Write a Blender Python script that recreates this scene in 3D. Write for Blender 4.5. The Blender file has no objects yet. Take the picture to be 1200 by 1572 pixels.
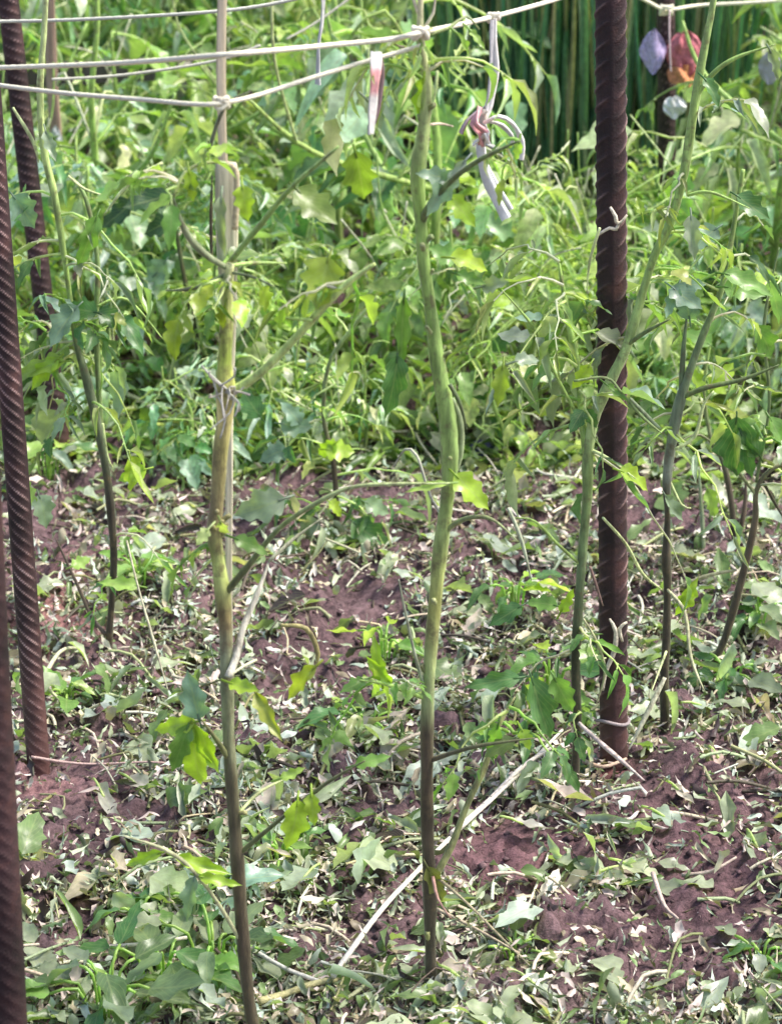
import bpy, math, random
import numpy as np
from mathutils import Vector, Matrix

# ------------------------------------------------------------------ camera, sky, sun, exposure
S = bpy.context.scene
COL = S.collection
CAM_H = 1.17
PITCH = math.radians(22.0)
F = 4044.0                                   # focal length in photo pixels (photo 1200 x 1572)
cam_d = bpy.data.cameras.new("camera")
cam = bpy.data.objects.new("camera", cam_d); COL.objects.link(cam)
cam.location = (0, 0, CAM_H)
cam.rotation_euler = (math.pi/2 - PITCH, 0, 0)
cam_d.sensor_fit = 'VERTICAL'; cam_d.sensor_height = 24.0
cam_d.lens = 24.0*F/1572.0
cam_d.clip_start = 0.05; cam_d.clip_end = 400
cam_d.dof.use_dof = True; cam_d.dof.focus_distance = 2.3; cam_d.dof.aperture_fstop = 9
S.camera = cam

SUN_EL, SUN_AZ = math.radians(58), math.radians(88)     # azimuth from +Y towards +X: high on the right
w = bpy.data.worlds.new("World"); S.world = w; w.use_nodes = True
nt = w.node_tree; nt.nodes.clear()
sky = nt.nodes.new('ShaderNodeTexSky'); sky.sky_type = 'NISHITA'; sky.sun_disc = False
sky.sun_elevation = SUN_EL; sky.sun_rotation = SUN_AZ; sky.dust_density = 3.0; sky.air_density = 1.0
bg = nt.nodes.new('ShaderNodeBackground'); bg.inputs[1].default_value = 0.15
wo = nt.nodes.new('ShaderNodeOutputWorld')
nt.links.new(sky.outputs[0], bg.inputs[0]); nt.links.new(bg.outputs[0], wo.inputs[0])
sd = bpy.data.lights.new("sun", 'SUN'); sd.energy = 3.1; sd.angle = math.radians(15); sd.color = (1, .955, .88)
so = bpy.data.objects.new("sun", sd); COL.objects.link(so)
so.rotation_euler = (math.pi/2 - SUN_EL, 0, math.pi - SUN_AZ)
S.view_settings.view_transform = 'Standard'; S.view_settings.look = 'None'
S.view_settings.exposure = 0.95; S.view_settings.gamma = 1.0

rng = np.random.default_rng(7)
R = random.Random(11)
cp, sp = math.cos(PITCH), math.sin(PITCH)

# ------------------------------------------------------------------ noise + ground height
def _hash(ix, iy, seed):
    h = (ix.astype(np.int64)*374761393 + iy.astype(np.int64)*668265263 + seed*1442695041) & 0xffffffff
    h = ((h ^ (h >> 13))*1274126177) & 0xffffffff
    return ((h ^ (h >> 16)) & 0xffff)/65535.0
def vnoise(x, y, seed=0):
    x = np.asarray(x, float); y = np.asarray(y, float)
    ix = np.floor(x); iy = np.floor(y); fx = x-ix; fy = y-iy
    fx = fx*fx*(3-2*fx); fy = fy*fy*(3-2*fy)
    a = _hash(ix, iy, seed); b = _hash(ix+1, iy, seed); c = _hash(ix, iy+1, seed); d = _hash(ix+1, iy+1, seed)
    return (a*(1-fx)+b*fx)*(1-fy)+(c*(1-fx)+d*fx)*fy
def fbm(x, y, sc, seed, octv=3):
    s = 0; a = 1; t = 0
    for k in range(octv):
        s = s+a*(vnoise(np.asarray(x)*sc, np.asarray(y)*sc, seed+k)-.5); t += a; a *= .55; sc *= 2.07
    return s/t*2
def gz(x, y):
    clod = np.maximum(0, fbm(x, y, 22, 40, 3))**1.0
    return 0.028*fbm(x, y, 2.3, 3, 2) + 0.016*fbm(x, y, 9, 9, 2) + 0.036*clod + 0.009*fbm(x, y, 110, 77, 2)
def at(px, py, Y):                                    # point on the vertical plane y = Y seen at a photo pixel
    X = (px-600)/F; V = (py-786)/F
    d = Y/(cp - V*sp)
    return Vector((X*d, Y, CAM_H - d*(sp + V*cp)))
def depth(p): return p[1]*cp + (CAM_H-p[2])*sp
def G(px, py):                                        # point on the ground at a photo pixel
    X = (px-600)/F; V = (py-786)/F; z = 0.0
    for _ in range(4):
        d = (CAM_H-z)/(sp+V*cp); p = (X*d, d*(cp-V*sp)); z = float(gz(p[0], p[1]))
    return Vector((p[0], p[1], z))
def Gn(px, py):
    X = (px-600)/F; V = (py-786)/F; z = np.zeros_like(X)
    for _ in range(4):
        d = (CAM_H-z)/(sp+V*cp); x = X*d; y = d*(cp-V*sp); z = gz(x, y)
    return x, y, z

# ------------------------------------------------------------------ materials
def mat(name): 
    m = bpy.data.materials.new(name); m.use_nodes = True
    return m, m.node_tree, m.node_tree.nodes['Principled BSDF']
def N(t, typ, **kw):
    n = t.nodes.new(typ)
    for k, v in kw.items(): setattr(n, k, v)
    return n
def leafmat(name, rough=.36, trans=.38, spec=.6, veins=True, sheen=0.0):
    m, t, b = mat(name); L = t.links.new
    at_ = N(t, 'ShaderNodeAttribute', attribute_name='Col')
    no = N(t, 'ShaderNodeTexNoise'); no.inputs['Scale'].default_value = 90; no.inputs['Detail'].default_value = 4
    tc = N(t, 'ShaderNodeTexCoord'); L(tc.outputs['Object'], no.inputs['Vector'])
    mr = N(t, 'ShaderNodeMapRange'); L(no.outputs[0], mr.inputs[0])
    mr.inputs[1].default_value = .3; mr.inputs[2].default_value = .7; mr.inputs[3].default_value = .72; mr.inputs[4].default_value = 1.3
    mx = N(t, 'ShaderNodeMix', data_type='RGBA', blend_type='MULTIPLY'); mx.inputs[0].default_value = 1
    L(at_.outputs[0], mx.inputs[6]); L(mr.outputs[0], mx.inputs[7])
    out = mx.outputs[2]; hgt = no.outputs[0]
    if veins:
        uv = N(t, 'ShaderNodeUVMap'); se = N(t, 'ShaderNodeSeparateXYZ'); L(uv.outputs[0], se.inputs[0])
        a = N(t, 'ShaderNodeMath', operation='SUBTRACT'); L(se.outputs[1], a.inputs[0]); a.inputs[1].default_value = .5
        ab = N(t, 'ShaderNodeMath', operation='ABSOLUTE'); L(a.outputs[0], ab.inputs[0])
        mid = N(t, 'ShaderNodeMath', operation='LESS_THAN'); L(ab.outputs[0], mid.inputs[0]); mid.inputs[1].default_value = .035
        m1 = N(t, 'ShaderNodeMath', operation='MULTIPLY_ADD'); L(ab.outputs[0], m1.inputs[0]); m1.inputs[1].default_value = -.9; L(se.outputs[0], m1.inputs[2])
        m2 = N(t, 'ShaderNodeMath', operation='MULTIPLY'); L(m1.outputs[0], m2.inputs[0]); m2.inputs[1].default_value = 7
        fr = N(t, 'ShaderNodeMath', operation='FRACT'); L(m2.outputs[0], fr.inputs[0])
        lt = N(t, 'ShaderNodeMath', operation='LESS_THAN'); L(fr.outputs[0], lt.inputs[0]); lt.inputs[1].default_value = .13
        mm = N(t, 'ShaderNodeMath', operation='MAXIMUM'); L(mid.outputs[0], mm.inputs[0]); L(lt.outputs[0], mm.inputs[1])
        ml = N(t, 'ShaderNodeMath', operation='MULTIPLY'); L(mm.outputs[0], ml.inputs[0]); ml.inputs[1].default_value = .30
        mv = N(t, 'ShaderNodeMix', data_type='RGBA', blend_type='MIX'); L(ml.outputs[0], mv.inputs[0]); L(out, mv.inputs[6]); mv.inputs[7].default_value = (.36, .42, .18, 1)
        out = mv.outputs[2]
    geo = N(t, 'ShaderNodeNewGeometry')
    bk = N(t, 'ShaderNodeMix', data_type='RGBA', blend_type='MIX')     # leaf undersides are paler, greyer
    mb = N(t, 'ShaderNodeMath', operation='MULTIPLY'); L(geo.outputs['Backfacing'], mb.inputs[0]); mb.inputs[1].default_value = .35
    L(mb.outputs[0], bk.inputs[0]); L(out, bk.inputs[6]); bk.inputs[7].default_value = (.26, .32, .22, 1)
    out = bk.outputs[2]
    L(out, b.inputs['Base Color']); b.inputs['Roughness'].default_value = rough
    b.inputs['Specular IOR Level'].default_value = spec
    bu = N(t, 'ShaderNodeBump'); bu.inputs['Strength'].default_value = .5; bu.inputs['Distance'].default_value = .0015
    L(hgt, bu.inputs['Height']); L(bu.outputs[0], b.inputs['Normal'])
    if trans > 0:
        tr = N(t, 'ShaderNodeBsdfTranslucent'); ms = N(t, 'ShaderNodeMixShader'); ms.inputs[0].default_value = trans
        hs = N(t, 'ShaderNodeMix', data_type='RGBA', blend_type='MULTIPLY'); hs.inputs[0].default_value = 1
        L(out, hs.inputs[6]); hs.inputs[7].default_value = (1.5, 1.8, .5, 1)
        L(hs.outputs[2], tr.inputs[0]); L(b.outputs[0], ms.inputs[1]); L(tr.outputs[0], ms.inputs[2])
        L(ms.outputs[0], t.nodes['Material Output'].inputs[0])
    return m
M_LEAF = leafmat('tomato_leaf')
M_LITTER = leafmat('shredded_leaf', rough=.5, trans=.12, veins=False, spec=.45)
M_GRASS = leafmat('reed_blade', rough=.5, trans=.25, veins=False)

def stemmat(name, bump=.7, rough=.5, scale=(190, 190, 38), lo=.55, hi=1.45, sheen=0):
    m, t, b = mat(name); L = t.links.new
    at_ = N(t, 'ShaderNodeAttribute', attribute_name='Col')
    tc = N(t, 'ShaderNodeTexCoord'); mp = N(t, 'ShaderNodeMapping'); mp.inputs['Scale'].default_value = scale
    L(tc.outputs['Object'], mp.inputs[0])
    no = N(t, 'ShaderNodeTexNoise'); no.inputs['Scale'].default_value = 1; no.inputs['Detail'].default_value = 5; no.inputs['Roughness'].default_value = .65
    L(mp.outputs[0], no.inputs['Vector'])
    mr = N(t, 'ShaderNodeMapRange'); L(no.outputs[0], mr.inputs[0])
    mr.inputs[1].default_value = .32; mr.inputs[2].default_value = .68; mr.inputs[3].default_value = lo; mr.inputs[4].default_value = hi
    mx = N(t, 'ShaderNodeMix', data_type='RGBA', blend_type='MULTIPLY'); mx.inputs[0].default_value = 1
    L(at_.outputs[0], mx.inputs[6]); L(mr.outputs[0], mx.inputs[7])
    L(mx.outputs[2], b.inputs['Base Color']); b.inputs['Roughness'].default_value = rough
    if sheen:                                           # brown corky scars and stains along the stem
        n2 = N(t, 'ShaderNodeTexNoise'); n2.inputs['Scale'].default_value = 75; n2.inputs['Detail'].default_value = 6; n2.inputs['Roughness'].default_value = .7; L(tc.outputs['Object'], n2.inputs['Vector'])
        m2 = N(t, 'ShaderNodeMapRange'); L(n2.outputs[0], m2.inputs[0]); m2.inputs[1].default_value = .52; m2.inputs[2].default_value = .66; m2.inputs[4].default_value = .72
        mk = N(t, 'ShaderNodeMix', data_type='RGBA', blend_type='MIX'); L(m2.outputs[0], mk.inputs[0]); L(mx.outputs[2], mk.inputs[6]); mk.inputs[7].default_value = (.13, .095, .05, 1)
        L(mk.outputs[2], b.inputs['Base Color'])
    if sheen: b.inputs['Sheen Weight'].default_value = sheen; b.inputs['Sheen Roughness'].default_value = .35; b.inputs['Sheen Tint'].default_value = (.85, .95, .6, 1)
    bu = N(t, 'ShaderNodeBump'); bu.inputs['Strength'].default_value = bump; bu.inputs['Distance'].default_value = .002
    L(no.outputs[0], bu.inputs['Height']); L(bu.outputs[0], b.inputs['Normal'])
    return m
M_STEM = stemmat('tomato_stem', sheen=.35)
M_STRAW = stemmat('dry_stalk', scale=(300, 300, 300), lo=.7, hi=1.25, rough=.6)
M_TWINE = stemmat('twine_fibre', scale=(900, 900, 900), lo=.72, hi=1.15, rough=.85)
M_WOOD = stemmat('weathered_wood', scale=(260, 260, 7), lo=.5, hi=1.4, rough=.8, bump=.8)
M_CLOTH = stemmat('cotton_cloth', scale=(220, 220, 220), lo=.6, hi=1.25, rough=.95)
M_PLASTIC = stemmat('thin_plastic', scale=(60, 60, 60), lo=.8, hi=1.15, rough=.35)

def rustmat():
    m, t, b = mat('rusty_rebar_steel'); L = t.links.new
    at_ = N(t, 'ShaderNodeAttribute', attribute_name='Col')
    tc = N(t, 'ShaderNodeTexCoord')
    no = N(t, 'ShaderNodeTexNoise'); no.inputs['Scale'].default_value = 55; no.inputs['Detail'].default_value = 7; no.inputs['Roughness'].default_value = .7
    n2 = N(t, 'ShaderNodeTexNoise'); n2.inputs['Scale'].default_value = 600; n2.inputs['Detail'].default_value = 3
    L(tc.outputs['Object'], no.inputs['Vector']); L(tc.outputs['Object'], n2.inputs['Vector'])
    cr = N(t, 'ShaderNodeValToRGB'); L(no.outputs[0], cr.inputs[0])
    e = cr.color_ramp.elements
    e[0].position = .32; e[0].color = (.018, .010, .010, 1); e[1].position = .72; e[1].color = (.075, .032, .026, 1)
    q = cr.color_ramp.elements.new(.52); q.color = (.036, .017, .018, 1)
    mx = N(t, 'ShaderNodeMix', data_type='RGBA', blend_type='MIX'); L(at_.outputs['Fac'], mx.inputs[0])
    L(cr.outputs[0], mx.inputs[6]); mx.inputs[7].default_value = (.50, .33, .30, 1)
    n3 = N(t, 'ShaderNodeTexNoise'); n3.inputs['Scale'].default_value = 14; n3.inputs['Detail'].default_value = 4; L(tc.outputs['Object'], n3.inputs['Vector'])
    sx_ = N(t, 'ShaderNodeSeparateXYZ'); L(tc.outputs['Object'], sx_.inputs[0])
    ad_ = N(t, 'ShaderNodeMath', operation='MULTIPLY_ADD'); L(n3.outputs[0], ad_.inputs[0]); ad_.inputs[1].default_value = -.16; L(sx_.outputs[2], ad_.inputs[2])
    mu = N(t, 'ShaderNodeMapRange'); L(ad_.outputs[0], mu.inputs[0]); mu.inputs[1].default_value = -.07; mu.inputs[2].default_value = .03; mu.inputs[3].default_value = .75; mu.inputs[4].default_value = 0
    m4 = N(t, 'ShaderNodeMix', data_type='RGBA', blend_type='MIX'); L(mu.outputs[0], m4.inputs[0]); L(mx.outputs[2], m4.inputs[6]); m4.inputs[7].default_value = (.11, .052, .045, 1)
    m5 = N(t, 'ShaderNodeMix', data_type='RGBA', blend_type='MULTIPLY'); m5.inputs[0].default_value = 1
    p5 = N(t, 'ShaderNodeMapRange'); L(n3.outputs[0], p5.inputs[0]); p5.inputs[1].default_value = .35; p5.inputs[2].default_value = .65; p5.inputs[3].default_value = .6; p5.inputs[4].default_value = 1.7
    L(m4.outputs[2], m5.inputs[6]); L(p5.outputs[0], m5.inputs[7])
    L(m5.outputs[2], b.inputs['Base Color']); b.inputs['Roughness'].default_value = .62; b.inputs['Metallic'].default_value = .15
    bu = N(t, 'ShaderNodeBump'); bu.inputs['Strength'].default_value = .5; bu.inputs['Distance'].default_value = .001
    L(n2.outputs[0], bu.inputs['Height']); L(bu.outputs[0], b.inputs['Normal'])
    return m
M_RUST = rustmat()

def soilmat():
    m, t, b = mat('garden_soil'); L = t.links.new
    at_ = N(t, 'ShaderNodeAttribute', attribute_name='Col')
    tc = N(t, 'ShaderNodeTexCoord')
    def noise(sc, det=6, ro=.65):
        n = N(t, 'ShaderNodeTexNoise'); n.inputs['Scale'].default_value = sc; n.inputs['Detail'].default_value = det; n.inputs['Roughness'].default_value = ro
        L(tc.outputs['Object'], n.inputs['Vector']); return n
    n1 = noise(7); n2 = noise(120, 8, .75); n3 = noise(420, 4)
    cr = N(t, 'ShaderNodeValToRGB'); L(n1.outputs[0], cr.inputs[0]); e = cr.color_ramp.elements
    e[0].position = .35; e[0].color = (.105, .062, .068, 1); e[1].position = .68; e[1].color = (.200, .126, .132, 1)
    mr = N(t, 'ShaderNodeMapRange'); L(n2.outputs[0], mr.inputs[0]); mr.inputs[1].default_value = .36; mr.inputs[2].default_value = .66; mr.inputs[3].default_value = .35; mr.inputs[4].default_value = 1.6
    mx = N(t, 'ShaderNodeMix', data_type='RGBA', blend_type='MULTIPLY'); mx.inputs[0].default_value = 1
    L(cr.outputs[0], mx.inputs[6]); L(mr.outputs[0], mx.inputs[7])
    m2 = N(t, 'ShaderNodeMix', data_type='RGBA', blend_type='MULTIPLY'); m2.inputs[0].default_value = 1
    L(mx.outputs[2], m2.inputs[6]); L(at_.outputs[0], m2.inputs[7])
    L(m2.outputs[2], b.inputs['Base Color']); b.inputs['Roughness'].default_value = .85
    b.inputs['Specular IOR Level'].default_value = .35
    ad = N(t, 'ShaderNodeMath', operation='MULTIPLY_ADD'); L(n3.outputs[0], ad.inputs[0]); ad.inputs[1].default_value = .35; L(n2.outputs[0], ad.inputs[2])
    bu = N(t, 'ShaderNodeBump'); bu.inputs['Strength'].default_value = .9; bu.inputs['Distance'].default_value = .006
    L(ad.outputs[0], bu.inputs['Height']); L(bu.outputs[0], b.inputs['Normal'])
    return m
M_SOIL = soilmat()

# ------------------------------------------------------------------ mesh building
def leaf_template(n, lobe=0.0, width=.5, droop=.3, fold=.25, wave=.08, across=4, peak=.38, seed=0, roll=0.0, side=0.0, nl=3.2):
    r = np.random.default_rng(seed)
    u = np.linspace(0, 1, n)
    prof = (u**.55)*((1-u)**(.55/peak*(1-peak)*1.1)); prof = prof/prof.max()
    V = []; UV = []
    ph = r.uniform(0, 6); lph = r.uniform(2.6, 3.8)
    for i in range(n):
        for s in range(across+1):
            v = s/across*2-1
            ww = prof[i]*width*.5
            du = 0.0
            if abs(v) > .9 and lobe > 0:
                jj = r.uniform(.85, 1.15)
                lo = .5+.5*math.cos(u[i]*2*math.pi*nl+lph)
                ww *= 1+lobe*jj*(lo*1.3-.55); du = .10*lobe*(lo-.2)*(1-u[i])
            x = u[i]+du; y = v*ww
            a = abs(v)
            z = fold*abs(y) - droop*u[i]**2*.6 + wave*math.sin(u[i]*11+ph+(2 if v > 0 else 0))*a*prof[i]
            if roll: 
                y = y*(1-roll*.5*a*a); z += roll*ww*a*a
            y += side*u[i]**2
            V.append((x, y, z)); UV.append((u[i], s/across))
    Fq = []
    for i in range(n-1):
        for s in range(across):
            a = i*(across+1)+s
            Fq.append((a, a+across+1, a+across+2, a+1))
    return np.array(V), np.array(Fq), np.array(UV)
T_BIG = [leaf_template(22, .34, .58, d, f, .05, 4, .36, k, side=sd_) for k, (d, f, sd_) in enumerate([(.25, .2, .05), (.5, .3, -.08), (.1, .35, .1), (.7, .2, 0), (-.25, .3, .06)])]
T_MED = [leaf_template(10, .32, .38+.09*(k % 3), d, f, .07, 4 if k % 2 else 2, .38, 20+k, side=sd_) for k, (d, f, sd_) in enumerate([(.3, .3, .1), (.7, .2, -.1), (.1, .45, .05), (1.0, .3, 0), (-.3, .25, -.15), (.5, .6, .12)])]
T_NARROW = [leaf_template(7, .15, .22+.05*(k % 3), d, .5, .05, 2, .4, 40+k, roll=.6, side=sd_) for k, (d, sd_) in enumerate([(.3, .1), (.9, -.1), (1.3, .2), (-.4, .15), (.6, -.3)])]
T_OVAL = [leaf_template(11, .10, .44+.05*(k % 2), d, f, .06, 4, .4, 90+k, side=sd_) for k, (d, f, sd_) in enumerate([(.4, .4, .1), (.8, .3, -.15), (.2, .5, .1), (-.2, .3, 0), (1.0, .5, .2)])]
T_SHRED = [leaf_template(7, l, wd, d, f, .12, 2, pk, 60+k, side=sd_, nl=2.2) for k, (l, wd, d, f, pk, sd_) in enumerate([(.3, .30, .8, .7, .4, .3), (0, .16, 1.3, .7, .5, -.5), (.5, .38, -.8, .7, .5, .2), (0, .10, .7, .5, .45, .6), (.2, .40, 1.3, -.6, .5, -.2), (.5, .24, -1.1, -.7, .35, .5), (0, .08, -.8, .3, .5, -.8), (.2, .20, .5, .9, .4, .8)])]
T_BLADE = [leaf_template(8, 0, .016, d, .6, 0, 2, .35, 80+k, side=sd_) for k, (d, sd_) in enumerate([(.1, .02), (.35, -.05), (-.2, .06), (.05, 0)])]

class MB:
    def __init__(s): s.v = []; s.f = []; s.c = []; s.uv = []; s.n = 0
    def raw(s, v, f, c, uv=None):
        v = np.asarray(v, float).reshape(-1, 3); k = len(v)
        s.v.append(v); s.f.append(np.asarray(f, int)+s.n); s.n += k
        c = np.asarray(c, float)
        s.c.append(np.tile(c, (k, 1)) if c.ndim == 1 else c)
        s.uv.append(np.tile((.785, .25), (k, 1)) if uv is None else uv)
    def leaf(s, T, loc, xa, zn, L, col, wscale=1.0):
        xa = Vector(xa).normalized(); zn = Vector(zn); ya = zn.cross(xa)
        if ya.length < 1e-4: ya = Vector((1, 0, 0)).cross(xa)
        ya.normalize(); za = xa.cross(ya)
        V, Fq, UV = T
        B = np.array([xa, ya*wscale, za])*L
        s.raw(V @ B + np.array(loc), Fq, col, UV)
    def tube(s, pts, rad, col, sides=8, lobes=0, twist=0, cap=True, rough=0.0):
        P = [Vector(p) for p in pts]; n = len(P)
        col = np.asarray(col, float); per = col.ndim == 2
        t0 = (P[1]-P[0]).normalized()
        nrm = t0.orthogonal().normalized(); V = []; C = []
        dist = 0
        for i, p in enumerate(P):
            t = (P[min(i+1, n-1)]-P[max(i-1, 0)]).normalized()
            nrm = (nrm - t*nrm.dot(t)).normalized(); b = t.cross(nrm)
            if i: dist += (p-P[i-1]).length
            r = rad[i] if hasattr(rad, '__len__') else rad
            for k in range(sides):
                a = 2*math.pi*k/sides
                rr = r
                if lobes: rr = r*(.82+.18*abs(math.cos((a+twist*dist)*lobes/2)))
                if rough: rr *= 1+rough*(R.random()-.5)
                V.append(p + (nrm*math.cos(a)+b*math.sin(a))*rr); C.append(col[i] if per else col)
        Fq = []
        for i in range(n-1):
            for k in range(sides):
                a = i*sides+k; b_ = i*sides+(k+1) % sides
                Fq.append((a, b_, b_+sides, a+sides))
        V = [tuple(v) for v in V]
        if cap:
            for e in (0, n-1):
                V.append(tuple(P[e])); C.append(col[e] if per else col); ci = len(V)-1
                for k in range(0, sides):
                    a = e*sides+k; b_ = e*sides+(k+1) % sides
                    Fq.append((ci, b_, a, a) if e == 0 else (ci, a, b_, b_))
        s.raw(V, Fq, np.array(C))
    def build(s, name, m, parent=None):
        v = np.concatenate(s.v); f = np.concatenate(s.f); c = np.concatenate(s.c); uv = np.concatenate(s.uv)
        me = bpy.data.meshes.new(name)
        tri = f[:, 2] == f[:, 3]
        cnt = np.where(tri, 3, 4)
        loops = f[np.arange(4)[None, :] < cnt[:, None]]
        me.vertices.add(len(v)); me.loops.add(len(loops)); me.polygons.add(len(f))
        me.vertices.foreach_set('co', v.ravel())
        me.loops.foreach_set('vertex_index', loops.astype(np.int32))
        st = np.concatenate([[0], np.cumsum(cnt)[:-1]]).astype(np.int32)
        me.polygons.foreach_set('loop_start', st)
        me.polygons.foreach_set('use_smooth', np.ones(len(f), bool))
        ca = me.color_attributes.new('Col', 'FLOAT_COLOR', 'POINT')
        ca.data.foreach_set('color', np.concatenate([c, np.ones((len(c), 1))], 1).ravel())
        ul = me.uv_layers.new(name='UVMap'); ul.data.foreach_set('uv', uv[loops].ravel())
        me.update(calc_edges=True); me.validate()
        me.materials.append(m)
        o = bpy.data.objects.new(name, me); COL.objects.link(o)
        if parent: o.parent = parent; o.matrix_parent_inverse = parent.matrix_world.inverted() if False else Matrix.Translation(-parent.location)
        return o

def thing(name, label, cat, loc, group=None):
    o = bpy.data.objects.new(name, None); COL.objects.link(o); o.location = loc; o.empty_display_size = .05
    o['label'] = label; o['category'] = cat
    if group: o['group'] = group
    return o
def tag(o, label=None, cat=None, group=None, kind=None):
    if label: o['label'] = label
    if cat: o['category'] = cat
    if group: o['group'] = group
    if kind: o['kind'] = kind
    return o
def spline(P, step=.006, seedr=None, wob=0.0):
    """Catmull-Rom through rows of (x,y,z,extra...); resampled."""
    P = np.array(P, float); n = len(P)
    if n == 2: P = np.vstack([P[0], (P[0]+P[1])/2, P[1]]); n = 3
    out = []
    for i in range(n-1):
        p0 = P[max(i-1, 0)]; p1 = P[i]; p2 = P[i+1]; p3 = P[min(i+2, n-1)]
        k = max(2, int(np.linalg.norm(p2[:3]-p1[:3])/step))
        for j in range(k):
            t = j/k
            out.append(.5*((2*p1)+(-p0+p2)*t+(2*p0-5*p1+4*p2-p3)*t*t+(-p0+3*p1-3*p2+p3)*t**3))
    out.append(P[-1]); out = np.array(out)
    if wob:
        ph = R.uniform(0, 9)
        for i, q in enumerate(out):
            q[0] += wob*math.sin(i*.35+ph); q[2] += wob*.5*math.sin(i*.51+ph)
    return out
def jit(c, a=.15):
    k = 1+R.uniform(-a, a); return np.array([c[0]*k*(1+R.uniform(-a, a)*.5), c[1]*k, c[2]*k*(1+R.uniform(-a, a)*.5)])

# palette (base colours)
YG = (.36, .50, .05); FR = (.17, .31, .07); MD = (.085, .19, .06); BL = (.20, .30, .22); DK = (.03, .075, .028); OL = (.18, .23, .09); GY = (.27, .33, .24)
SG = (.34, .50, .12); SP = (.56, .64, .28); SB = (.075, .055, .035); SO = (.17, .18, .07); ST = (.55, .48, .33); SW = (.62, .58, .46); SD = (.045, .035, .025)

# ------------------------------------------------------------------ ground
def axis(lo, hi, step, far, k=1.16):
    a = list(np.arange(lo, hi, step)); s = step
    x = hi; r = []
    while x < far: r.append(x); s *= k; x += s
    r.append(far); l = []; x = lo; s = step
    while x > -far: s *= k; x -= s; l.append(x)
    return np.array(l[::-1]+a+r)
xs = axis(-.62, .62, .0055, 80); ys = axis(1.55, 3.7, .0062, 80, 1.1)
XX, YY = np.meshgrid(xs, ys); ZZ = gz(XX, YY)
fade = np.clip((np.hypot(XX, YY-2.5)-8)/10, 0, 1); ZZ = ZZ*(1-fade)
nx, ny = len(xs), len(ys)
idx = np.arange(nx*ny).reshape(ny, nx)
fq = np.stack([idx[:-1, :-1], idx[:-1, 1:], idx[1:, 1:], idx[1:, :-1]], -1).reshape(-1, 4)
c = np.ones((ny, nx, 3))
big = fbm(XX, YY, 3, 55, 3)
c *= (1+.25*big)[..., None]
def soil_patch(px, py, rx, ry, col, k):
    p = G(px, py); e = G(px+rx, py); e2 = G(px, py-ry)
    a = abs(e.x-p.x); b_ = abs(e2.y-p.y)
    m_ = np.exp(-(((XX-p.x)/a)**2+((YY-p.y)/b_)**2)*1.2)*k
    for q in range(3): c[..., q] = c[..., q]*(1-m_)+col[q]*m_
soil_patch(85, 940, 90, 75, (2.3, 1.85, 1.6), .8)          # sandy pink patch by the left bar
soil_patch(60, 1215, 90, 30, (2.0, 1.7, 1.6), .7)
soil_patch(930, 1185, 45, 18, (1.7, 1.0, .85), .8)         # rusty earth at the foot of the bar
soil_patch(780, 1320, 130, 80, (1.25, 1.0, 1.05), .8)
soil_patch(1090, 1320, 180, 160, (.95, .8, .86), .7)
gm = MB(); gm.raw(np.stack([XX, YY, ZZ], -1).reshape(-1, 3), fq, c.reshape(-1, 3))
tag(gm.build('ground', M_SOIL), kind='structure')

# ------------------------------------------------------------------ litter
bare = [(530, 950, 80, 60, .95), (840, 700, 70, 40, .9), (120, 1230, 100, 90, .85), (60, 850, 60, 110, .7), (780, 1310, 110, 75, .9), (1080, 1260, 150, 90, .75),
        (1090, 1390, 120, 90, .85), (1000, 1480, 190, 60, .7), (590, 1440, 80, 60, .85), (230, 690, 110, 50, .7), (560, 1235, 50, 25, .8), (460, 740, 50, 40, .7),
        (620, 880, 60, 90, .5), (760, 880, 80, 90, .4), (260, 1280, 60, 40, .7), (210, 1430, 90, 35, .6), (900, 1440, 70, 60, .6), (990, 790, 60, 40, .7), (450, 1060, 70, 60, .5), (80, 1440, 60, 70, .4), (330, 880, 50, 60, .3)]
def litter_density(px, py):
    d = np.ones_like(px)*1.0
    for x, y, rx, ry, k in bare: d *= 1-min(.98, k*1.12)*np.exp(-(((px-x)/rx/1.15)**2+((py-y)/ry/1.15)**2)**1.5)
    d *= np.clip(-.09+1.7*vnoise(px/60, py/36, 5)*.6+1.0*vnoise(px/22, py/15, 6)*.6, .04, 1.2)
    return np.clip(d, 0, 1)
def scatter(n, x0=-550, x1=1750, y0=560, y1=1800):
    px = rng.uniform(x0, x1, n); py = rng.uniform(y0, y1, n)
    k = rng.random(n) < litter_density(px, py)
    px, py = px[k], py[k]; x, y, z = Gn(px, py); return px, py, x, y, z
LC = np.array([(.37, .42, .28), (.56, .46, .42), (.50, .44, .31), (.16, .24, .09), (.06, .04, .04), (.42, .49, .41), (.22, .18, .12), (.64, .58, .52)])
def litter(name, n, l0, l1, temps, probs, lift, tilt, label=None):
    px, py, x, y, z = scatter(n)
    mb = MB(); cols = LC[rng.choice(len(LC), len(px), p=probs)]
    for i in range(len(px)):
        L_ = rng.uniform(l0, l1)*rng.uniform(.7, 1.2)
        a = rng.uniform(0, 6.283); t = rng.normal(0, tilt); t2 = rng.normal(0, tilt)
        xa = Vector((math.cos(a), math.sin(a), t)); zn = Vector((t2, rng.normal(0, tilt), 1))
        g = cols[i]*rng.uniform(.7, 1.25)
        if 600 < py[i] < 760: g = g*np.array((.95, 1, .9))
        zz = z[i]+rng.uniform(.001, lift)+max(0, -t)*L_*.8
        mb.leaf(temps[rng.integers(len(temps))], (x[i], y[i], zz), xa, zn, L_, g, rng.uniform(.7, 1.3))
    return mb
mb = litter('l', 90000, .008, .021, T_SHRED, [.20, .17, .12, .11, .12, .14, .08, .06], .009, .6)
tag(mb.build('leaf_litter', M_LITTER), 'pale shredded leaf bits strewn over the purple brown soil', 'leaf litter', kind='stuff')
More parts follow.
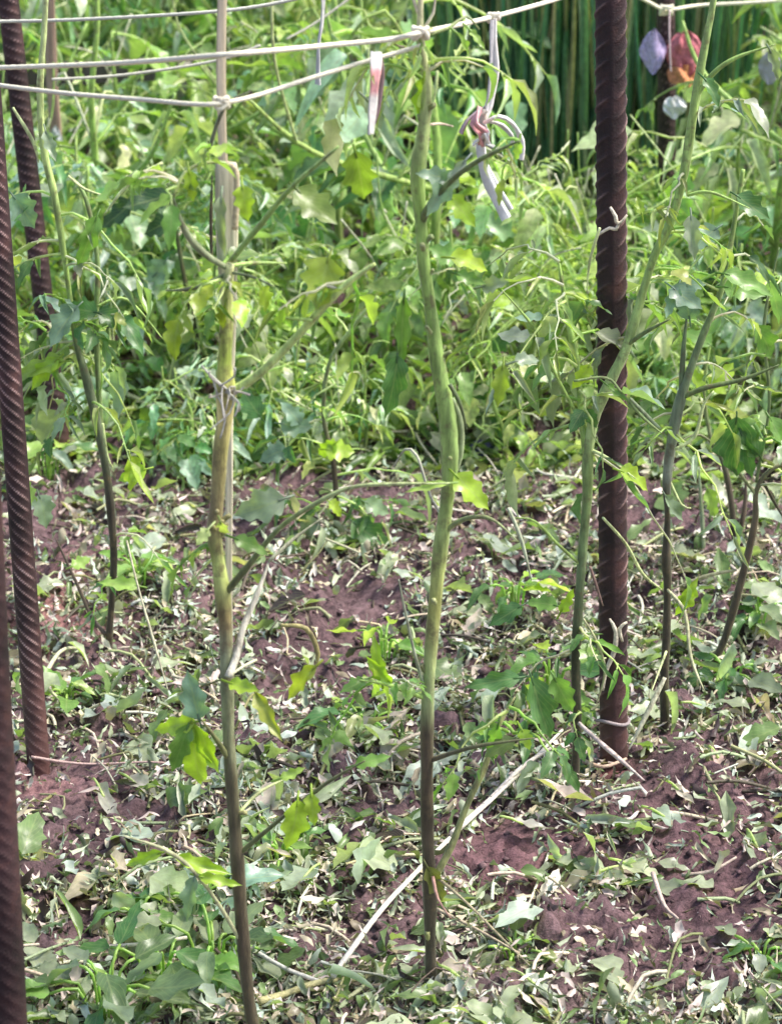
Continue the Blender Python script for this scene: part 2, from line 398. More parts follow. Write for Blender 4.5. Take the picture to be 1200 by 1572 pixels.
mb = litter('m', 3600, .024, .050, T_MED[:4]+T_NARROW+T_SHRED[:3], [.34, .09, .0, .30, .03, .22, .0, .02], .014, .5)
tag(mb.build('torn_leaves', M_LEAF), 'torn grey green tomato leaves lying thick over the shredded litter', 'torn leaves', kind='stuff')
_ld = litter_density
def litter_density(px, py): return _ld(px, py)*np.clip(2.6*vnoise(px/95+7, py/60, 31)-1.0, 0, 1)
mb = litter('w', 2000, .036, .062, T_OVAL+T_BIG[:3], [.40, .06, .04, .12, .02, .30, .04, .02], .010, .28)
tag(mb.build('wilted_leaves', M_LEAF), 'larger wilted grey green leaves matted in flat drifts on the soil', 'wilted leaves', kind='stuff')
litter_density = _ld
px, py, x, y, z = scatter(3600)
mb = MB()
for i in range(len(px)):
    L_ = rng.uniform(.02, .075); a = rng.uniform(0, 6.283); d = Vector((math.cos(a), math.sin(a), rng.normal(0, .22)))
    p = Vector((x[i], y[i], z[i]+.004)); q = p+d*L_; m_ = (p+q)/2+Vector((rng.normal(0, .006), rng.normal(0, .006), rng.uniform(0, .01)))
    q.z = max(q.z, float(gz(q.x, q.y))+.002)
    c_ = [ST, SW, SO, (.30, .34, .17), SB][rng.integers(5)]
    mb.tube(spline([p, m_, q], .012), rng.uniform(.0007, .0019), jit(c_, .25), 5, cap=False)
tag(mb.build('straw_bits', M_STRAW), 'thin dry straw and stalk bits scattered through the litter', 'straw', kind='stuff')
# soil crumbs
px, py, x, y, z = (lambda n: (lambda a, b_: (a, b_)+tuple(Gn(a, b_)))(rng.uniform(-500, 1700, n), rng.uniform(600, 1780, n)))(5200)
mb = MB()
octv = np.array([(1, 0, 0), (0, 1, 0), (-1, 0, 0), (0, -1, 0), (0, 0, 1), (0, 0, -1)], float)
octf = [(0, 1, 4, 4), (1, 2, 4, 4), (2, 3, 4, 4), (3, 0, 4, 4), (1, 0, 5, 5), (2, 1, 5, 5), (3, 2, 5, 5), (0, 3, 5, 5)]
for i in range(len(px)):
    r_ = rng.uniform(.0015, .006)*rng.uniform(.5, 1.3)
    V = octv*r_*rng.uniform(.6, 1.3, (6, 1)); V[:, 2] *= .7
    mb.raw(V+np.array((x[i], y[i], z[i]+r_*.3)), octf, np.array((1., 1, 1))*rng.uniform(.6, 1.5))
tag(mb.build('soil_crumbs', M_SOIL), 'small purple brown soil crumbs strewn over the bare ground', 'soil', kind='stuff')

# ------------------------------------------------------------------ rebar stakes
def rebar(label, top, bot, r, pitch=.0115, slope=-.5, face=0.0, step=.0011, amp=.11, worn=.7):
    A = Vector(bot); Bv = Vector(top); ax = (Bv-A).normalized(); Lh = (Bv-A).length
    n = int(Lh/step)+1; K = 40
    sx = Vector((1, 0, 0)); sx = (sx-ax*sx.dot(ax)).normalized(); sy = ax.cross(sx)      # sy points away from the camera
    th = np.arange(K)/K*2*math.pi; zz = np.linspace(0, Lh, n)
    TH, Zg = np.meshgrid(th, zz)
    tt = (TH-face) % (2*math.pi)
    half = np.where(tt < math.pi, tt, tt-math.pi)
    crescent = np.sin(half)**.7
    offs = np.where(tt < math.pi, 0, .5)
    phs = (Zg/pitch - slope*half/1.0*(1.0/pitch*r)*1.0 + offs) % 1.0
    alt = np.exp(-((phs-.5)/.10)**2)
    rib = alt*crescent
    longi = np.exp(-(np.minimum(half, math.pi-half)/.16)**2)*.6
    wear = vnoise(Zg*60, TH*1.5, 21)*.6+vnoise(Zg*240, TH*4, 22)*.4
    rad = r*(1+amp*np.maximum(rib, longi)+.02*(wear-.5))
    P = (np.array(A)[None, None]+np.array(ax)[None, None]*Zg[..., None]+(np.array(sx)*np.cos(TH)[..., None]+np.array(sy)*np.sin(TH)[..., None])*rad[..., None])
    colv = np.clip(rib-.35, 0, 1)*1.3*worn*np.clip(wear*1.5-.15, .15, 1)  # pale crests: rubbed rust, with the rib highlights put into the colour too
    idx = np.arange(n*K).reshape(n, K); nxt = np.roll(idx, -1, 1)
    fq = np.stack([idx[:-1], nxt[:-1], nxt[1:], idx[1:]], -1).reshape(-1, 4)
    mb = MB(); mb.raw(P.reshape(-1, 3), fq, np.repeat(colv.reshape(-1, 1), 3, 1))
    V = [tuple(P[-1, k]) for k in range(K)]+[tuple(Bv)]
    mb.raw(V, [(k, (k+1) % K, K, K) for k in range(K)], (0, 0, 0))
    return tag(mb.build('rebar_stake', M_RUST), label, 'stake', 'rusty rebar stakes')
def stake(label, pts, w, Y, up=-120, **kw):
    (x0, y0), (x1, y1) = pts
    b = at(x1, y1, Y); t = at(x0, y0, Y); d = (b-t).normalized()
    b = b+d*.06
    return rebar(label, t, b, w/2*depth(b)/F, **kw)
yr = G(940, 1172).y; yl = G(60, 1180).y
stake('rusty ribbed bar right of centre with a twine ring near its foot', [(936, -110), (941, 1172)], 41, yr, slope=.8, face=-math.pi/2, pitch=.0165, worn=.85)
stake('ribbed rusty bar leaning at left edge, its pale ribs clearly showing', [(-32, -60), (60, 1180)], 33, yl, slope=-1.0, face=math.pi, pitch=.0112, amp=.09, worn=1.5)
stake('dark bar cut by left edge of photo, nearest to the camera', [(-75, -80), (18, 1690)], 58, 1.58, slope=-1.0, face=math.pi, amp=.07, worn=.15)
stake('dark bar behind the left foliage, standing beside the pale green tomato stem', [(6, -60), (96, 712)], 29, G(96, 712).y, slope=-.5, face=math.pi, worn=.7, step=.002)
stake('short dark bar top behind the tall bent centre tomato stem', [(628, -60), (626, 235)], 21, 4.75, slope=-.5, worn=.4, step=.003)
stake('dark purple bar at top right wrapped by the lilac and red cloth', [(1021, -60), (1023, 260)], 26, 3.62, slope=-.5, worn=.5, step=.003)

# wooden sticks
def wood(name, label, cat, rows, Y, flat=.45, col=(.38, .33, .27), m=None):
    mb = MB(); P = [tuple(at(x_, y_, Y)) + (wd/2*Y*1.08/F,) for x_, y_, wd in rows]
    Q = spline(P, .012); n = len(Q); V = []; K = 10; C = []
    for i, q in enumerate(Q):
        for k in range(K):
            a = 2*math.pi*k/K; ca, sa = math.cos(a), math.sin(a)
            ca = math.copysign(abs(ca)**.55, ca); sa = math.copysign(abs(sa)**.55, sa)
            j = 1+.06*math.sin(i*.7+k*2.1)+.05*(R.random()-.5)
            V.append((q[0]+ca*q[3]*j, q[1]+sa*q[3]*flat, q[2])); C.append(np.array(col)*(1+.25*math.sin(k*1.9+i*.05)))
    idx = np.arange(n*K).reshape(n, K); nxt = np.roll(idx, -1, 1)
    fq = np.stack([idx[:-1], nxt[:-1], nxt[1:], idx[1:]], -1).reshape(-1, 4)
    mb.raw(V, fq, np.array(C))
    for e in (0, n-1):
        c0 = Q[e][:3]; mb.raw([V[e*K+k] for k in range(K)]+[tuple(c0)], [(k, (k+1) % K, K, K) for k in range(K)], np.array(col)*1.2)
    return tag(mb.build(name, m or M_WOOD), label, cat)
yA = G(396, 1612).y; yB = G(662, 1528).y; yC = G(882, 1216).y
ws = wood('wooden_stake', 'flat weathered wooden stake tied to the left foreground tomato stem', 'stake', [(347, 250, 30), (347, 262, 33), (349, 330, 33), (350, 400, 30), (352, 600, 14), (352, 900, 10), (358, 1250, 9), (385, 1560, 9), (398, 1640, 8)], yA+.030, col=(.74, .68, .48))
wood('wooden_stake', 'thin brown stick rising behind the cut top of the flat wooden stake', 'stake', [(344, -90, 13), (341, 0, 13), (340, 100, 14), (341, 200, 13), (344, 300, 14), (346, 360, 12)], yA+.075, flat=.9, col=(.62, .52, .36))
bk_ = MB()
Q = spline([tuple(at(x_, y_, yA+.016))+(0,) for x_, y_ in [(345, 252), (356, 254), (363, 268), (363, 320), (360, 352)]], .004)[:, :3]
bk_.tube(Q, [.0022]*len(Q), (.62, .52, .34), 8, rough=.2)
bk_.build('peeled_bark', M_STRAW, ws)
wood('wooden_stake', 'grey rounded wooden post end in the upper left behind the strings', 'stake', [(281, 95, 14), (285, 110, 24), (285, 250, 25), (285, 420, 25)], 4.3, flat=.9, col=(.30, .27, .23))
wood('wooden_stake', 'thin reddish brown stick behind the strings near the upper left corner', 'stake', [(74, -60, 16), (80, 120, 17), (90, 260, 16), (96, 430, 16)], 3.9, flat=.8, col=(.33, .22, .17))
wood('wooden_stake', 'thin straight tan cane in front of the dark reeds', 'stake', [(875, -60, 8), (875, 120, 8), (878, 260, 8), (880, 420, 8)], 4.4, flat=.9, col=(.50, .42, .25))
rl = wood('wooden_rail', 'dark weathered rail lying behind the strings at upper left', 'rail', [(0, 150, 12), (1, 151, 12)], 4.5) if False else None
def plank(label, a, b, h, Y, col):
    A = at(a[0], a[1], Y); B_ = at(b[0], b[1], Y); hh = h/2*Y*1.08/F
    mb = MB(); n = 24; V = []
    for i in range(n+1):
        p = A.lerp(B_, i/n); j = 1+.12*math.sin(i*1.7)
        V += [(p.x, p.y-.012, p.z-hh*j), (p.x, p.y-.012, p.z+hh), (p.x, p.y+.012, p.z+hh), (p.x, p.y+.012, p.z-hh*j)]
    f = [(i*4+k, i*4+(k+1) % 4, i*4+4+(k+1) % 4, i*4+4+k) for i in range(n) for k in range(4)]
    f += [(0, 3, 2, 1), (n*4, n*4+1, n*4+2, n*4+3)]
    mb.raw(V, f, col); o = mb.build('wooden_rail', M_WOOD); o.data.polygons.foreach_set('use_smooth', [False]*len(o.data.polygons))
    return tag(o, label, 'rail')
plank('dark weathered rail crossing behind the strings at upper left', (-60, 118), (330, 104), 30, 4.45, (.12, .10, .095))
plank('short brown board low behind the bent centre tomato stem', (560, 205), (705, 202), 30, 4.55, (.22, .14, .10))

# ------------------------------------------------------------------ twine
def twine(label, rows, w, col=(.95, .88, .68), knots=(), name='twine'):
    P = [tuple(at(x_, y_, Y)) for x_, y_, Y in rows]
    Q = spline(P, .003); rr = w/2*depth(Q[len(Q)//2])/F
    mb = MB(); mb.tube(Q, rr, jit(col, .03), 9, lobes=3, twist=180)
    for kx, ky, kY, ks in knots:
        p = at(kx, ky, kY)
        for j in range(3):
            a0 = R.uniform(0, 6); pts = [p+Vector((math.cos(a0+t)*ks, math.sin(a0+t)*ks*.7, math.sin(t*1.3+j)*ks*.8)) for t in np.linspace(0, 6, 14)]
            mb.tube(pts, rr*.9, jit(col, .05), 6)
    return tag(mb.build(name, M_TWINE), label, 'twine', 'garden twine lines')
S2 = twine('thick pale twine crossing whole upper photo from left edge past the centre stem', [(-60, 106, 2.0), (0, 104, 1.95), (180, 97, 1.85), (345, 84, yA-.02), (500, 70, 1.79), (600, 60, 1.81), (645, 50, yB-.02), (740, 30, 1.95), (850, 0, 2.12), (935, -28, yr-.02)], 9, knots=[(645, 51, yB-.018, .005), (757, 27, 1.97, .004)])
twine('lower pale twine dipping to the wooden stake then rising to the centre stem', [(-60, 122, 1.95), (0, 131, 1.9), (100, 143, 1.84), (220, 153, 1.78), (300, 160, yA-.005), (342, 158, yA-.012), (400, 145, 1.77), (480, 119, 1.79), (560, 95, 1.81), (630, 75, yB-.012), (648, 70, yB-.01)], 8, knots=[(340, 158, yA-.01, .0045)])
twine('uppermost pale twine crossing the upper left corner above the others', [(-60, 34, 2.7), (0, 33, 2.7), (120, 30, 2.68), (300, 20, 2.65), (400, 9, 2.65), (500, -12, 2.65)], 6, col=(.62, .62, .52))
twine('thin short twine between the two thick ones at upper left', [(80, 122, 3.0), (180, 116, 3.0), (290, 101, 3.0), (350, 88, 3.0), (400, 70, 3.0)], 5, col=(.62, .60, .48))
twine('pale twine tied round the purple bar at top right', [(930, -28, 3.5), (985, -2, 3.56), (1020, 16, 3.59), (1035, 14, 3.59), (1075, 8, 3.62), (1150, 4, 3.62), (1260, -4, 3.62)], 6, knots=[(1022, 16, 3.59, .008)])
twine('thin twine slanting upward at top centre left of the centre stem', [(440, 60, 3.4), (480, 38, 3.4), (520, 10, 3.4), (560, -20, 3.4)], 4)
twine('fine string hanging straight down over the purple bar', [(1027, 16, 3.56), (1027, 60, 3.54), (1029, 110, 3.53)], 3, col=(.6, .45, .45))
# ring of wire on the right bar
mb = MB(); pb = at(940, 1106, yr); r_ = 21*depth(pb)/F*1.18
mb.tube([pb+Vector((math.cos(t)*r_, math.sin(t)*r_, -.004*math.sin(t)+.002*math.sin(2*t))) for t in np.linspace(0, 6.6, 50)], .0017, (.36, .30, .30), 6)
tag(mb.build('wire_ring', M_TWINE), 'pale wire ring round the foot of the right rusty bar', 'wire')

# ribbons
def ribbon(mb, rows, w, col, tw=2.0, thick=.0007):
    P = [tuple(at(x_, y_, Y)) for x_, y_, Y in rows]; Q = spline(P, .004)[:, :3]; n = len(Q)
    hw = w/2*depth(Q[0])/F; V = []; ph = R.uniform(0, 3); C = []
    for i in range(n):
        t = Vector(Q[min(i+1, n-1)]-Q[max(i-1, 0)]).normalized()
        a = ph+tw*i/n; s_ = Vector((math.cos(a), math.sin(a), 0)); s_ = (s_-t*s_.dot(t)).normalized(); nn = t.cross(s_)
        for k, (u_, v_) in enumerate([(-1, .25), (-.4, -.3), (.3, .3), (1, -.2)]):
            V.append(Vector(Q[i])+s_*hw*u_*(1+.1*math.sin(i*.9))+nn*hw*v_)
        V += [v+nn*thick*2 for v in V[-4:]]
    f = []
    for i in range(n-1):
        a = i*8; b = a+8
        for k in range(3): f += [(a+k, a+k+1, b+k+1, b+k), (a+4+k, b+4+k, b+5+k, a+5+k)]
        f += [(a, b, b+4, a+4), (a+3, a+7, b+7, b+3)]
    cc = np.array([col(i/(n-1)) if callable(col) else col for i in range(n) for _ in range(8)])
    mb.raw([tuple(v) for v in V], f, cc)
t = thing('cloth_tie', 'white and pink cloth tie hanging from the thick twine right of centre stem', 'cloth tie', at(757, 30, 1.97))
WH = (.88, .84, .78); PK = (.85, .42, .42)
mb = MB(); ribbon(mb, [(758, 28, 1.965), (757, 60, 1.965), (759, 110, 1.965), (750, 160, 1.965), (741, 185, 1.965)], 11, WH, 1.5)
ribbon(mb, [(754, 30, 1.96), (753, 70, 1.96), (751, 120, 1.96), (745, 170, 1.96)], 6, (.6, .58, .58), 1)
mb.build('strap', M_PLASTIC, t)
mb = MB()
for k in range(5):
    ribbon(mb, [(740+R.uniform(-6, 6), 168+R.uniform(-6, 6), 1.955), (728+R.uniform(-8, 14), 190, 1.945+.006*k), (745+R.uniform(-8, 10), 205, 1.95), (736+R.uniform(-10, 16), 222, 1.96)], 9, PK if k < 2 else WH, 5)
mb.build('knot', M_PLASTIC, t)
mb = MB(); ribbon(mb, [(745, 190, 1.955), (765, 180, 1.95), (785, 190, 1.95), (798, 215, 1.95), (797, 245, 1.95)], 11, WH, 2)
ribbon(mb, [(745, 187, 1.96), (770, 194, 1.955), (788, 215, 1.955), (775, 232, 1.955), (745, 222, 1.955)], 7, (.62, .62, .55), 3)
mb.build('loop', M_PLASTIC, t)
mb = MB(); ribbon(mb, [(735, 215, 1.965), (742, 262, 1.965), (758, 300, 1.965), (777, 336, 1.965)], 15, (.84, .84, .82), 1.2)
ribbon(mb, [(744, 250, 1.972), (762, 285, 1.972), (783, 322, 1.972)], 7, (.84, .84, .82), 1.2)
ribbon(mb, [(735, 168, 1.96), (715, 185, 1.955), (706, 205, 1.955)], 7, (.55, .40, .40), 2)
mb.build('tail', M_PLASTIC, t)
t = thing('cloth_tie', 'short pink and white cloth strip hanging from the lower twine left of centre stem', 'cloth tie', at(575, 92, 1.81))
mb = MB(); ribbon(mb, [(577, 80, 1.8), (576, 110, 1.795), (572, 150, 1.795), (568, 205, 1.795)], 18, lambda q: PK if .2 < q < .5 else WH, .8); mb.build('strip', M_PLASTIC, t)
mb = MB(); ribbon(mb, [(581, 85, 1.81), (584, 120, 1.81), (580, 160, 1.81), (574, 190, 1.81)], 10, (.38, .25, .25), 2); mb.build('strip', M_PLASTIC, t)
t = thing('cloth_tie', 'thin white ribbon hanging down from the top edge above the left branches', 'cloth tie', at(492, -10, 2.6))
mb = MB(); ribbon(mb, [(496, -20, 2.6), (494, 30, 2.6), (488, 70, 2.6), (487, 130, 2.6)], 9, (.66, .66, .62), 2); mb.build('strip', M_PLASTIC, t)

# crumpled cloth on top-right bar
def crumple(mb, cx, cy, Y, w, h, col, seed, dy=0, fold=.45, dia=0.0):
    p = at(cx, cy, Y+dy); sc = Y*1.08/F; n = 16; V = []
    for i in range(n+1):
        for j in range(n+1):
            u = i/n*2-1; v = j/n*2-1
            rr = math.sqrt(max(0, 1-.82*v*v))*(1-.10*float(vnoise(u*1.5+seed, v*3, seed+3)))
            x_ = u*w/2*sc*rr*(1-dia*abs(v)**1.2); z_ = v*h/2*sc*(1-.18*u*u)
            y_ = fold*w*sc*(float(fbm(u*1.2+v*.5+9, v*.7+3, 1.6, seed, 3)))*.7+.25*w*sc*u*u + .02*math.sin(u*9+v*3)*w*sc
            V.append((p.x+x_, p.y+y_, p.z+z_))
    f = [(i*(n+1)+j, (i+1)*(n+1)+j, (i+1)*(n+1)+j+1, i*(n+1)+j+1) for i in range(n) for j in range(n)]
    k = len(V); V2 = [(a, b+.0015, c_) for a, b, c_ in V]
    f2 = [tuple(reversed([q+k for q in ff])) for ff in f]
    rim = [i*(n+1) for i in range(n+1)]+[n*(n+1)+j for j in range(1, n+1)]+[i*(n+1)+n for i in range(n-1, -1, -1)]+[j for j in range(n-1, 0, -1)]
    f3 = [(rim[q], rim[(q+1) % len(rim)], rim[(q+1) % len(rim)]+k, rim[q]+k) for q in range(len(rim))]
    mb.raw(V+V2, f+f2+f3, col)
t = thing('cloth_bundle', 'lilac red and orange crumpled cloth wrapped on the purple bar at top right', 'cloth', at(1025, 90, 3.62))
for (cx, cy, w_, h_, col, sd_, nm, dy) in [(1003, 80, 42, 66, (.50, .42, .66), 3, 'lilac_piece', -.01), (1052, 84, 56, 68, (.55, .17, .20), 4, 'red_piece', -.02), (1052, 118, 54, 34, (.62, .26, .12), 5, 'orange_piece', -.028)]:
    mb = MB(); crumple(mb, cx, cy, 3.60, w_, h_, col, sd_, dy, dia=.3 if sd_ == 3 else 0); mb.build(nm, M_CLOTH, t)
mb = MB(); crumple(mb, 1036, 166, 3.5, 36, 34, (.70, .70, .66), 9); tag(mb.build('paper_scrap', M_PLASTIC), 'small white scrap hanging below the lilac and red cloth', 'scrap')
mb = MB(); crumple(mb, 1182, 105, 3.4, 34, 50, (.36, .37, .36), 12); tag(mb.build('plastic_scrap', M_PLASTIC), 'grey blue scrap among the leaves at the right edge, near the top', 'scrap')
mb = MB(); p_ = G(738, 712); crumple(mb, 738, 695, p_.y, 40, 38, (.12, .11, .30), 14); tag(mb.build('plastic_scrap', M_PLASTIC), 'dark blue scrap lying on soil just right of the centre stem', 'scrap')
mb = MB(); crumple(mb, 86, 225, 3.8, 20, 60, (.50, .52, .55), 17); tag(mb.build('plastic_scrap', M_PLASTIC), 'pale grey strip caught on the reddish stick at upper left', 'scrap')

# ------------------------------------------------------------------ foliage builders
UP = Vector((0, 0, 1)); TOCAM = Vector((0, -cp, sp))
def compound(mb, base, d, L, col, rs, droop=.6, pairs=3, narrow=.3, size=.42, petc=SP, pr=.0016, simple=False):
    """pinnate tomato leaf: curved midrib, lobed leaflets in pairs, one at the tip"""
    d = Vector(d).normalized(); side = d.cross(UP)
    if side.length < .1: side = Vector((1, 0, 0))
    side.normalize(); n = 7; pts = []
    for i in range(n):
        t = i/(n-1); pts.append(Vector(base)+d*L*t+Vector((0, 0, -1))*droop*L*t*t*.6+side*.1*L*math.sin(t*3)*rs.uniform(-1, 1))
    mb.tube(pts, [pr*(1.3-.8*i/(n-1)) for i in range(n)], jit(petc, .15), 5, cap=False)
    def lf(t, sgn, ls):
        i = min(int(t*(n-1)), n-2); fr = t*(n-1)-i
        p = pts[i].lerp(pts[i+1], fr); tan = (pts[i+1]-pts[i]).normalized()
        up = side.cross(tan).normalized()
        if sgn: dr = tan*rs.uniform(.35, .9)+side*sgn+Vector((0, 0, -1))*rs.uniform(.0, .8)
        else: dr = tan+Vector((0, 0, -1))*rs.uniform(0, .5)
        nn = up+Vector((rs.uniform(-.6, .6), rs.uniform(-.6, .6), rs.uniform(-.2, .5)))
        T = T_NARROW if rs.random() < narrow else T_MED
        if sgn:
            q = p+dr.normalized()*L*.05; mb.tube([p, q], pr*.6, petc, 4, cap=False); p = q
        mb.leaf(T[rs.randrange(len(T))], p, dr, nn, ls*rs.uniform(.75, 1.25), jit(col, .32), rs.uniform(.8, 1.25))
    for k in range(pairs):
        t = .32+.56*k/max(1, pairs-1)*1.0
        for sgn in (-1, 1):
            if rs.random() < .9: lf(min(t+rs.uniform(-.04, .04), .97), sgn, L*size*(1.0-.25*abs(t-.6)))
    lf(.999, 0, L*size*1.25)

def pxbranch(mb, rows, Y, col, sides=10, dY=None, bump=.10):
    n = len(rows); P = []
    for i, rw in enumerate(rows):
        y_ = Y+(dY[0]+(dY[1]-dY[0])*i/(n-1) if dY else 0)
        p = at(rw[0], rw[1], y_); P.append((p.x, p.y, p.z, .43*rw[2]*depth(p)/F))
    Q = spline(P, .005); Q[:, 3] = np.maximum(Q[:, 3], .0006)
    m_ = len(Q); cc = []
    for i in range(m_):
        t = i/(m_-1)
        if callable(col): c_ = col(t)
        else: c_ = col
        cc.append(np.array(c_)*(1+.12*math.sin(i*.9)))
    rad = Q[:, 3]*(1+bump*np.array([math.sin(i*.31+1)*math.sin(i*.13) for i in range(m_)]))
    mb.tube(Q[:, :3], rad, np.array(cc), sides, rough=.08)
    return Q
def ramp(*st):
    def f(t):
        for (a, ca), (b, cb) in zip(st, st[1:]):
            if t <= b: k = (t-a)/(b-a) if b > a else 0; return np.array(ca)*(1-k)+np.array(cb)*k
        return np.array(st[-1][1])
    return f
def pxleaf(parent, base, tip, w, col, Y, big=True, pet=None, lean=None, label=None, ti=None, dz=None):
    A = at(base[0], base[1], Y); Bp = at(tip[0], tip[1], Y+(R.uniform(-.015, .015) if dz is None else dz))
    v = Bp-A; L = v.length; mb = MB()
    nn = Vector((R.uniform(-.35, .35), -R.uniform(.5, .9), R.uniform(.35, .8))) if lean is None else Vector(lean)
    T = (T_BIG if big else T_NARROW); T = T[R.randrange(len(T)) if ti is None else ti]
    wm = .9*w*depth(A)/F/(L*(.62*1.25 if big else .3))
    mb.leaf(T, A, v, nn, L, jit(col, .1), wm)
    q_ = A-v.normalized()*.007+Vector((0, .004, -.002)); mb.tube(spline([q_, A, A+v*.12], .005), .0009, np.array(col)*.8, 5, cap=False)
    if pet:
        Pp = at(pet[0], pet[1], Y); mb.tube(spline([Pp, (Pp+A)/2+Vector((0, 0, .004)), A], .008), .0014, SP, 6)
    o = mb.build('leaf', M_LEAF, parent)
    if label: o['label'] = label
    return o
def rleaves(parent, pts, col, seed, L=(.05, .1), droop=.8, narrow=.35, pairs=2):
    """compound leaves at photo points (x, y, direction x, direction z)"""
    rs = random.Random(seed)
    for (x_, y_, Y, dx, dz) in pts:
        mb = MB(); compound(mb, at(x_, y_, Y), (dx, rs.uniform(-.5, .5), dz), rs.uniform(*L), col[rs.randrange(len(col))], rs, droop, pairs, narrow, .5, pr=.0013)
        mb.build('leaf', M_LEAF, parent)
def branch(parent, rows, Y, col, dY=None, name='branch'):
    rows = list(rows); rows[-1] = (rows[-1][0], rows[-1][1], rows[-1][2]*.4); mb = MB(); pxbranch(mb, rows, Y, col, 8, dY); return mb.build(name, M_STEM, parent)

# ---- plant A, left foreground
A = thing('tomato_plant', 'nearest tomato plant left of centre, thick pale stem along the flat wooden stake', 'tomato plant', G(396, 1612), 'battered tomato plants')
mb = MB()
pxbranch(mb, [(397, 1630, 24), (383, 1540, 24), (374, 1450, 24), (365, 1330, 24), (357, 1220, 24), (351, 1130, 23), (349, 1050, 23), (346, 960, 25), (342, 915, 29), (336, 865, 25), (329, 822, 31), (334, 765, 24), (338, 700, 27), (345, 640, 29), (347, 603, 36), (345, 560, 25), (348, 500, 27), (350, 440, 20), (353, 405, 15)], yA,
         ramp((0, SD), (.2, SB), (.38, (.10, .09, .05)), (.46, (.24, .26, .14)), (.56, (.25, .27, .15)), (.6, (.24, .19, .08)), (.66, (.45, .54, .16)), (.72, (.25, .20, .10)), (.8, (.34, .31, .10)), (.84, (.66, .58, .22)), (.9, (.38, .48, .08)), (1, (.56, .56, .26))), 14)
mb.build('stem', M_STEM, A)
for rows, c_, dy in [
    ([(355, 400, 10), (400, 345, 10), (450, 285, 9), (520, 225, 12)], (.26, .40, .10), (0, -.03)),
    ([(352, 603, 16), (400, 572, 16), (460, 512, 15), (520, 446, 14), (575, 405, 16)], (.56, .72, .22), (0, -.04)),
    ([(345, 912, 14), (380, 870, 12), (430, 810, 10), (490, 770, 9), (540, 748, 7), (600, 743, 6), (690, 742, 5)], ramp((0, (.11, .12, .05)), (.4, (.20, .27, .09)), (1, SP)), (0, -.05)),
    ([(350, 1040, 14), (362, 1010, 13), (373, 965, 12), (395, 912, 11), (413, 862, 8)], SW, (-.012, .02)),
    ([(413, 862, 7), (450, 828, 6), (495, 795, 4)], (.4, .4, .26), (.02, .03)),
    ([(353, 1168, 12), (332, 1135, 9), (308, 1103, 7)], SO, (0, -.02)),
    ([(368, 1310, 10), (430, 1258, 8), (500, 1203, 7), (560, 1168, 5)], (.12, .14, .05), (0, -.03)),
    ([(350, 412, 10), (312, 388, 13), (283, 352, 12), (266, 302, 7)], (.24, .28, .15), (0, -.02)),
    ([(266, 302, 6), (285, 264, 6), (320, 249, 6), (352, 253, 7)], (.30, .36, .12), (-.02, .01)),
    ([(353, 408, 7), (390, 404, 8), (440, 404, 5)], SG, (0, .02)),
    ([(350, 420, 8), (300, 442, 8), (255, 446, 6)], (.16, .20, .08), (0, .02)),
    ([(352, 418, 6), (385, 424, 5), (420, 440, 4)], (.10, .13, .06), (0, -.02)),
    ([(318, 245, 7), (332, 195, 7), (350, 158, 6), (385, 140, 5)], (.13, .14, .08), (.01, .01)),
    ([(480, 492, 7), (440, 488, 6), (403, 492, 5)], SG, (-.03, -.03)),
    ([(325, 400, 5), (324, 330, 6), (326, 270, 5)], SD, (.012, .012)),
    ([(372, 1450, 8), (340, 1395, 8), (300, 1340, 8), (255, 1305, 7), (190, 1283, 5)], (.45, .45, .25), (0, -.04)),
    ([(365, 1250, 5), (400, 1215, 6), (440, 1195, 5)], SP, (0, .02)),
    ([(430, 960, 6), (470, 965, 9), (488, 1005, 9), (480, 1035, 7)], (.38, .33, .12), (.1, .1)),
]: branch(A, rows, yA, c_, dy)
mb = MB(); rs_ = random.Random(3)                      # frayed peel at the broken joint
for k in range(16):
    p = at(347+rs_.uniform(-14, 14), 600+rs_.uniform(-8, 14), yA-.008); q = p+Vector((rs_.uniform(-.02, .016), rs_.uniform(-.012, .004), rs_.uniform(-.03, .018)))
    mb.tube(spline([p, (p+q)/2+Vector((rs_.uniform(-.006, .006), 0, rs_.uniform(-.003, .006))), q], .004), .0008, jit(SW, .15), 4)
mb.build('frayed_peel', M_STRAW, A)
